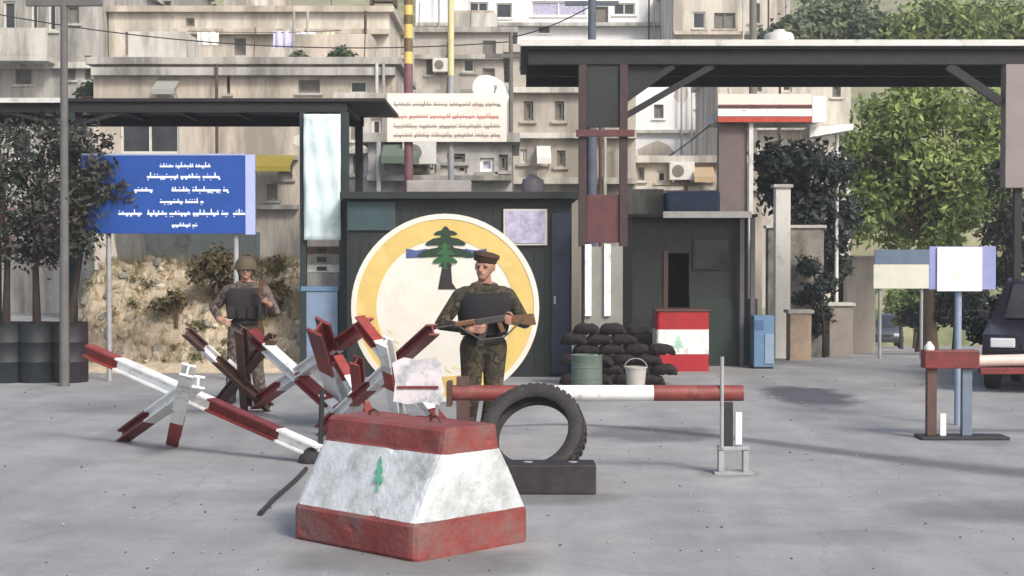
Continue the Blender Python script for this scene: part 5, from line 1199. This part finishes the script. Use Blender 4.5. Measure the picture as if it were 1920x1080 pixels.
UNI1 = camo("camo_grey_brown", [S(82, 75, 70), S(104, 94, 86), S(60, 50, 46), S(122, 110, 100)])
UNI2 = camo("camo_dark_olive", [S(48, 46, 38), S(68, 62, 42), S(38, 32, 30), S(84, 76, 60)])
g = onground(462, 759)
soldier("guard in grey brown camouflage and olive helmet standing left with a rifle held upright", (g.x, g.y, 0), R(-8),
        dict(head=R(14), lk=(-.13, -.03, .50), la=(-.17, .01, .085), rk=(.12, -.02, .50), ra=(.15, .02, .085),
             le=(-.37, .06, 1.18), lw=(-.24, -.16, 1.05), lh=((.7, -.2, -.3), (.2, .9, -.2), (0, .1, 1)),
             re=(.33, -.02, 1.14), rw=(.30, -.20, 1.25), rh=((.05, -.7, .35), (-1, -.1, .1), (0, -.2, 1))),
        UNI1, mat("vest_dark", S(42, 38, 40), .9, .25, 8, .3), mat("helmet_olive", S(80, 72, 52), .8, .2, 8, .2), "helmet").scale = (1.1, 1.06, .95)
wr = Matrix.Rotation(R(-8), 4, 'Z') @ Vector((.26, -.28, 1.2))
rifle("rifle held upright beside the guard on the left", (g.x + wr.x, g.y + wr.y, 1.14), Matrix.Rotation(R(-8), 3, 'Z') @ Matrix.Rotation(R(-88), 3, 'Y') @ Matrix.Rotation(R(90), 3, 'X'), M_wood)
g2 = at(903, 600, 14.35)
soldier("guard in dark olive camouflage and beret standing before the yellow roundel", (g2.x, 14.35, 0), R(16),
        dict(head=R(-35), lk=(-.11, -.05, .50), la=(-.12, .03, .085), rk=(.08, -.03, .50), ra=(.05, .06, .085),
             le=(-.35, .02, 1.15), lw=(-.17, -.23, 1.13), lh=((.6, -.5, .05), (.2, .9, .3), (.1, -.1, 1)),
             re=(.36, .05, 1.15), rw=(.20, -.20, 1.20), rh=((-.55, -.6, .1), (-.2, .9, .2), (0, -.1, 1))),
        UNI2, mat("vest_black", S(28, 26, 31), .9, .25, 8, .3), mat("beret_brown", S(66, 50, 38), .9, .15, 12, .2), "beret")
p2 = bpy.context.scene.objects[-1] if False else [o for o in bpy.data.objects if o.name.startswith('person') and o.parent is None][-1]
p2.scale = (1.1, 1.08, 1.0); p2.rotation_euler.x = R(4)
rr = Matrix.Rotation(R(16), 4, 'Z') @ Vector((-.02, -.275 - .083, 1.19))
rifle("black rifle with brown stock held across the waist of the guard before the roundel", (g2.x + rr.x, 14.35 + rr.y, 1.19), Matrix.Rotation(R(16 + 180), 3, 'Z') @ Matrix.Rotation(R(8), 3, 'Y'), M_wood)

# ------------------------------------------------------------------ light dusty haze in the air
b = MB(); b.span(-90, 90, -6, 170, -8.0, 40); hz = b.build("haze", None or bpy.data.materials.new("haze_air")); tag(hz, "thin dusty haze hanging over the whole place", "haze", kind="stuff")
m = hz.data.materials[0]; m.use_nodes = True; nt = m.node_tree; nt.nodes.remove(nt.nodes["Principled BSDF"]); pv = nt.nodes.new("ShaderNodeVolumePrincipled")
pv.inputs["Color"].default_value = (.92, .93, .95, 1); pv.inputs["Density"].default_value = .0016; pv.inputs["Anisotropy"].default_value = .2; nt.links.new(pv.outputs[0], nt.nodes["Material Output"].inputs["Volume"])
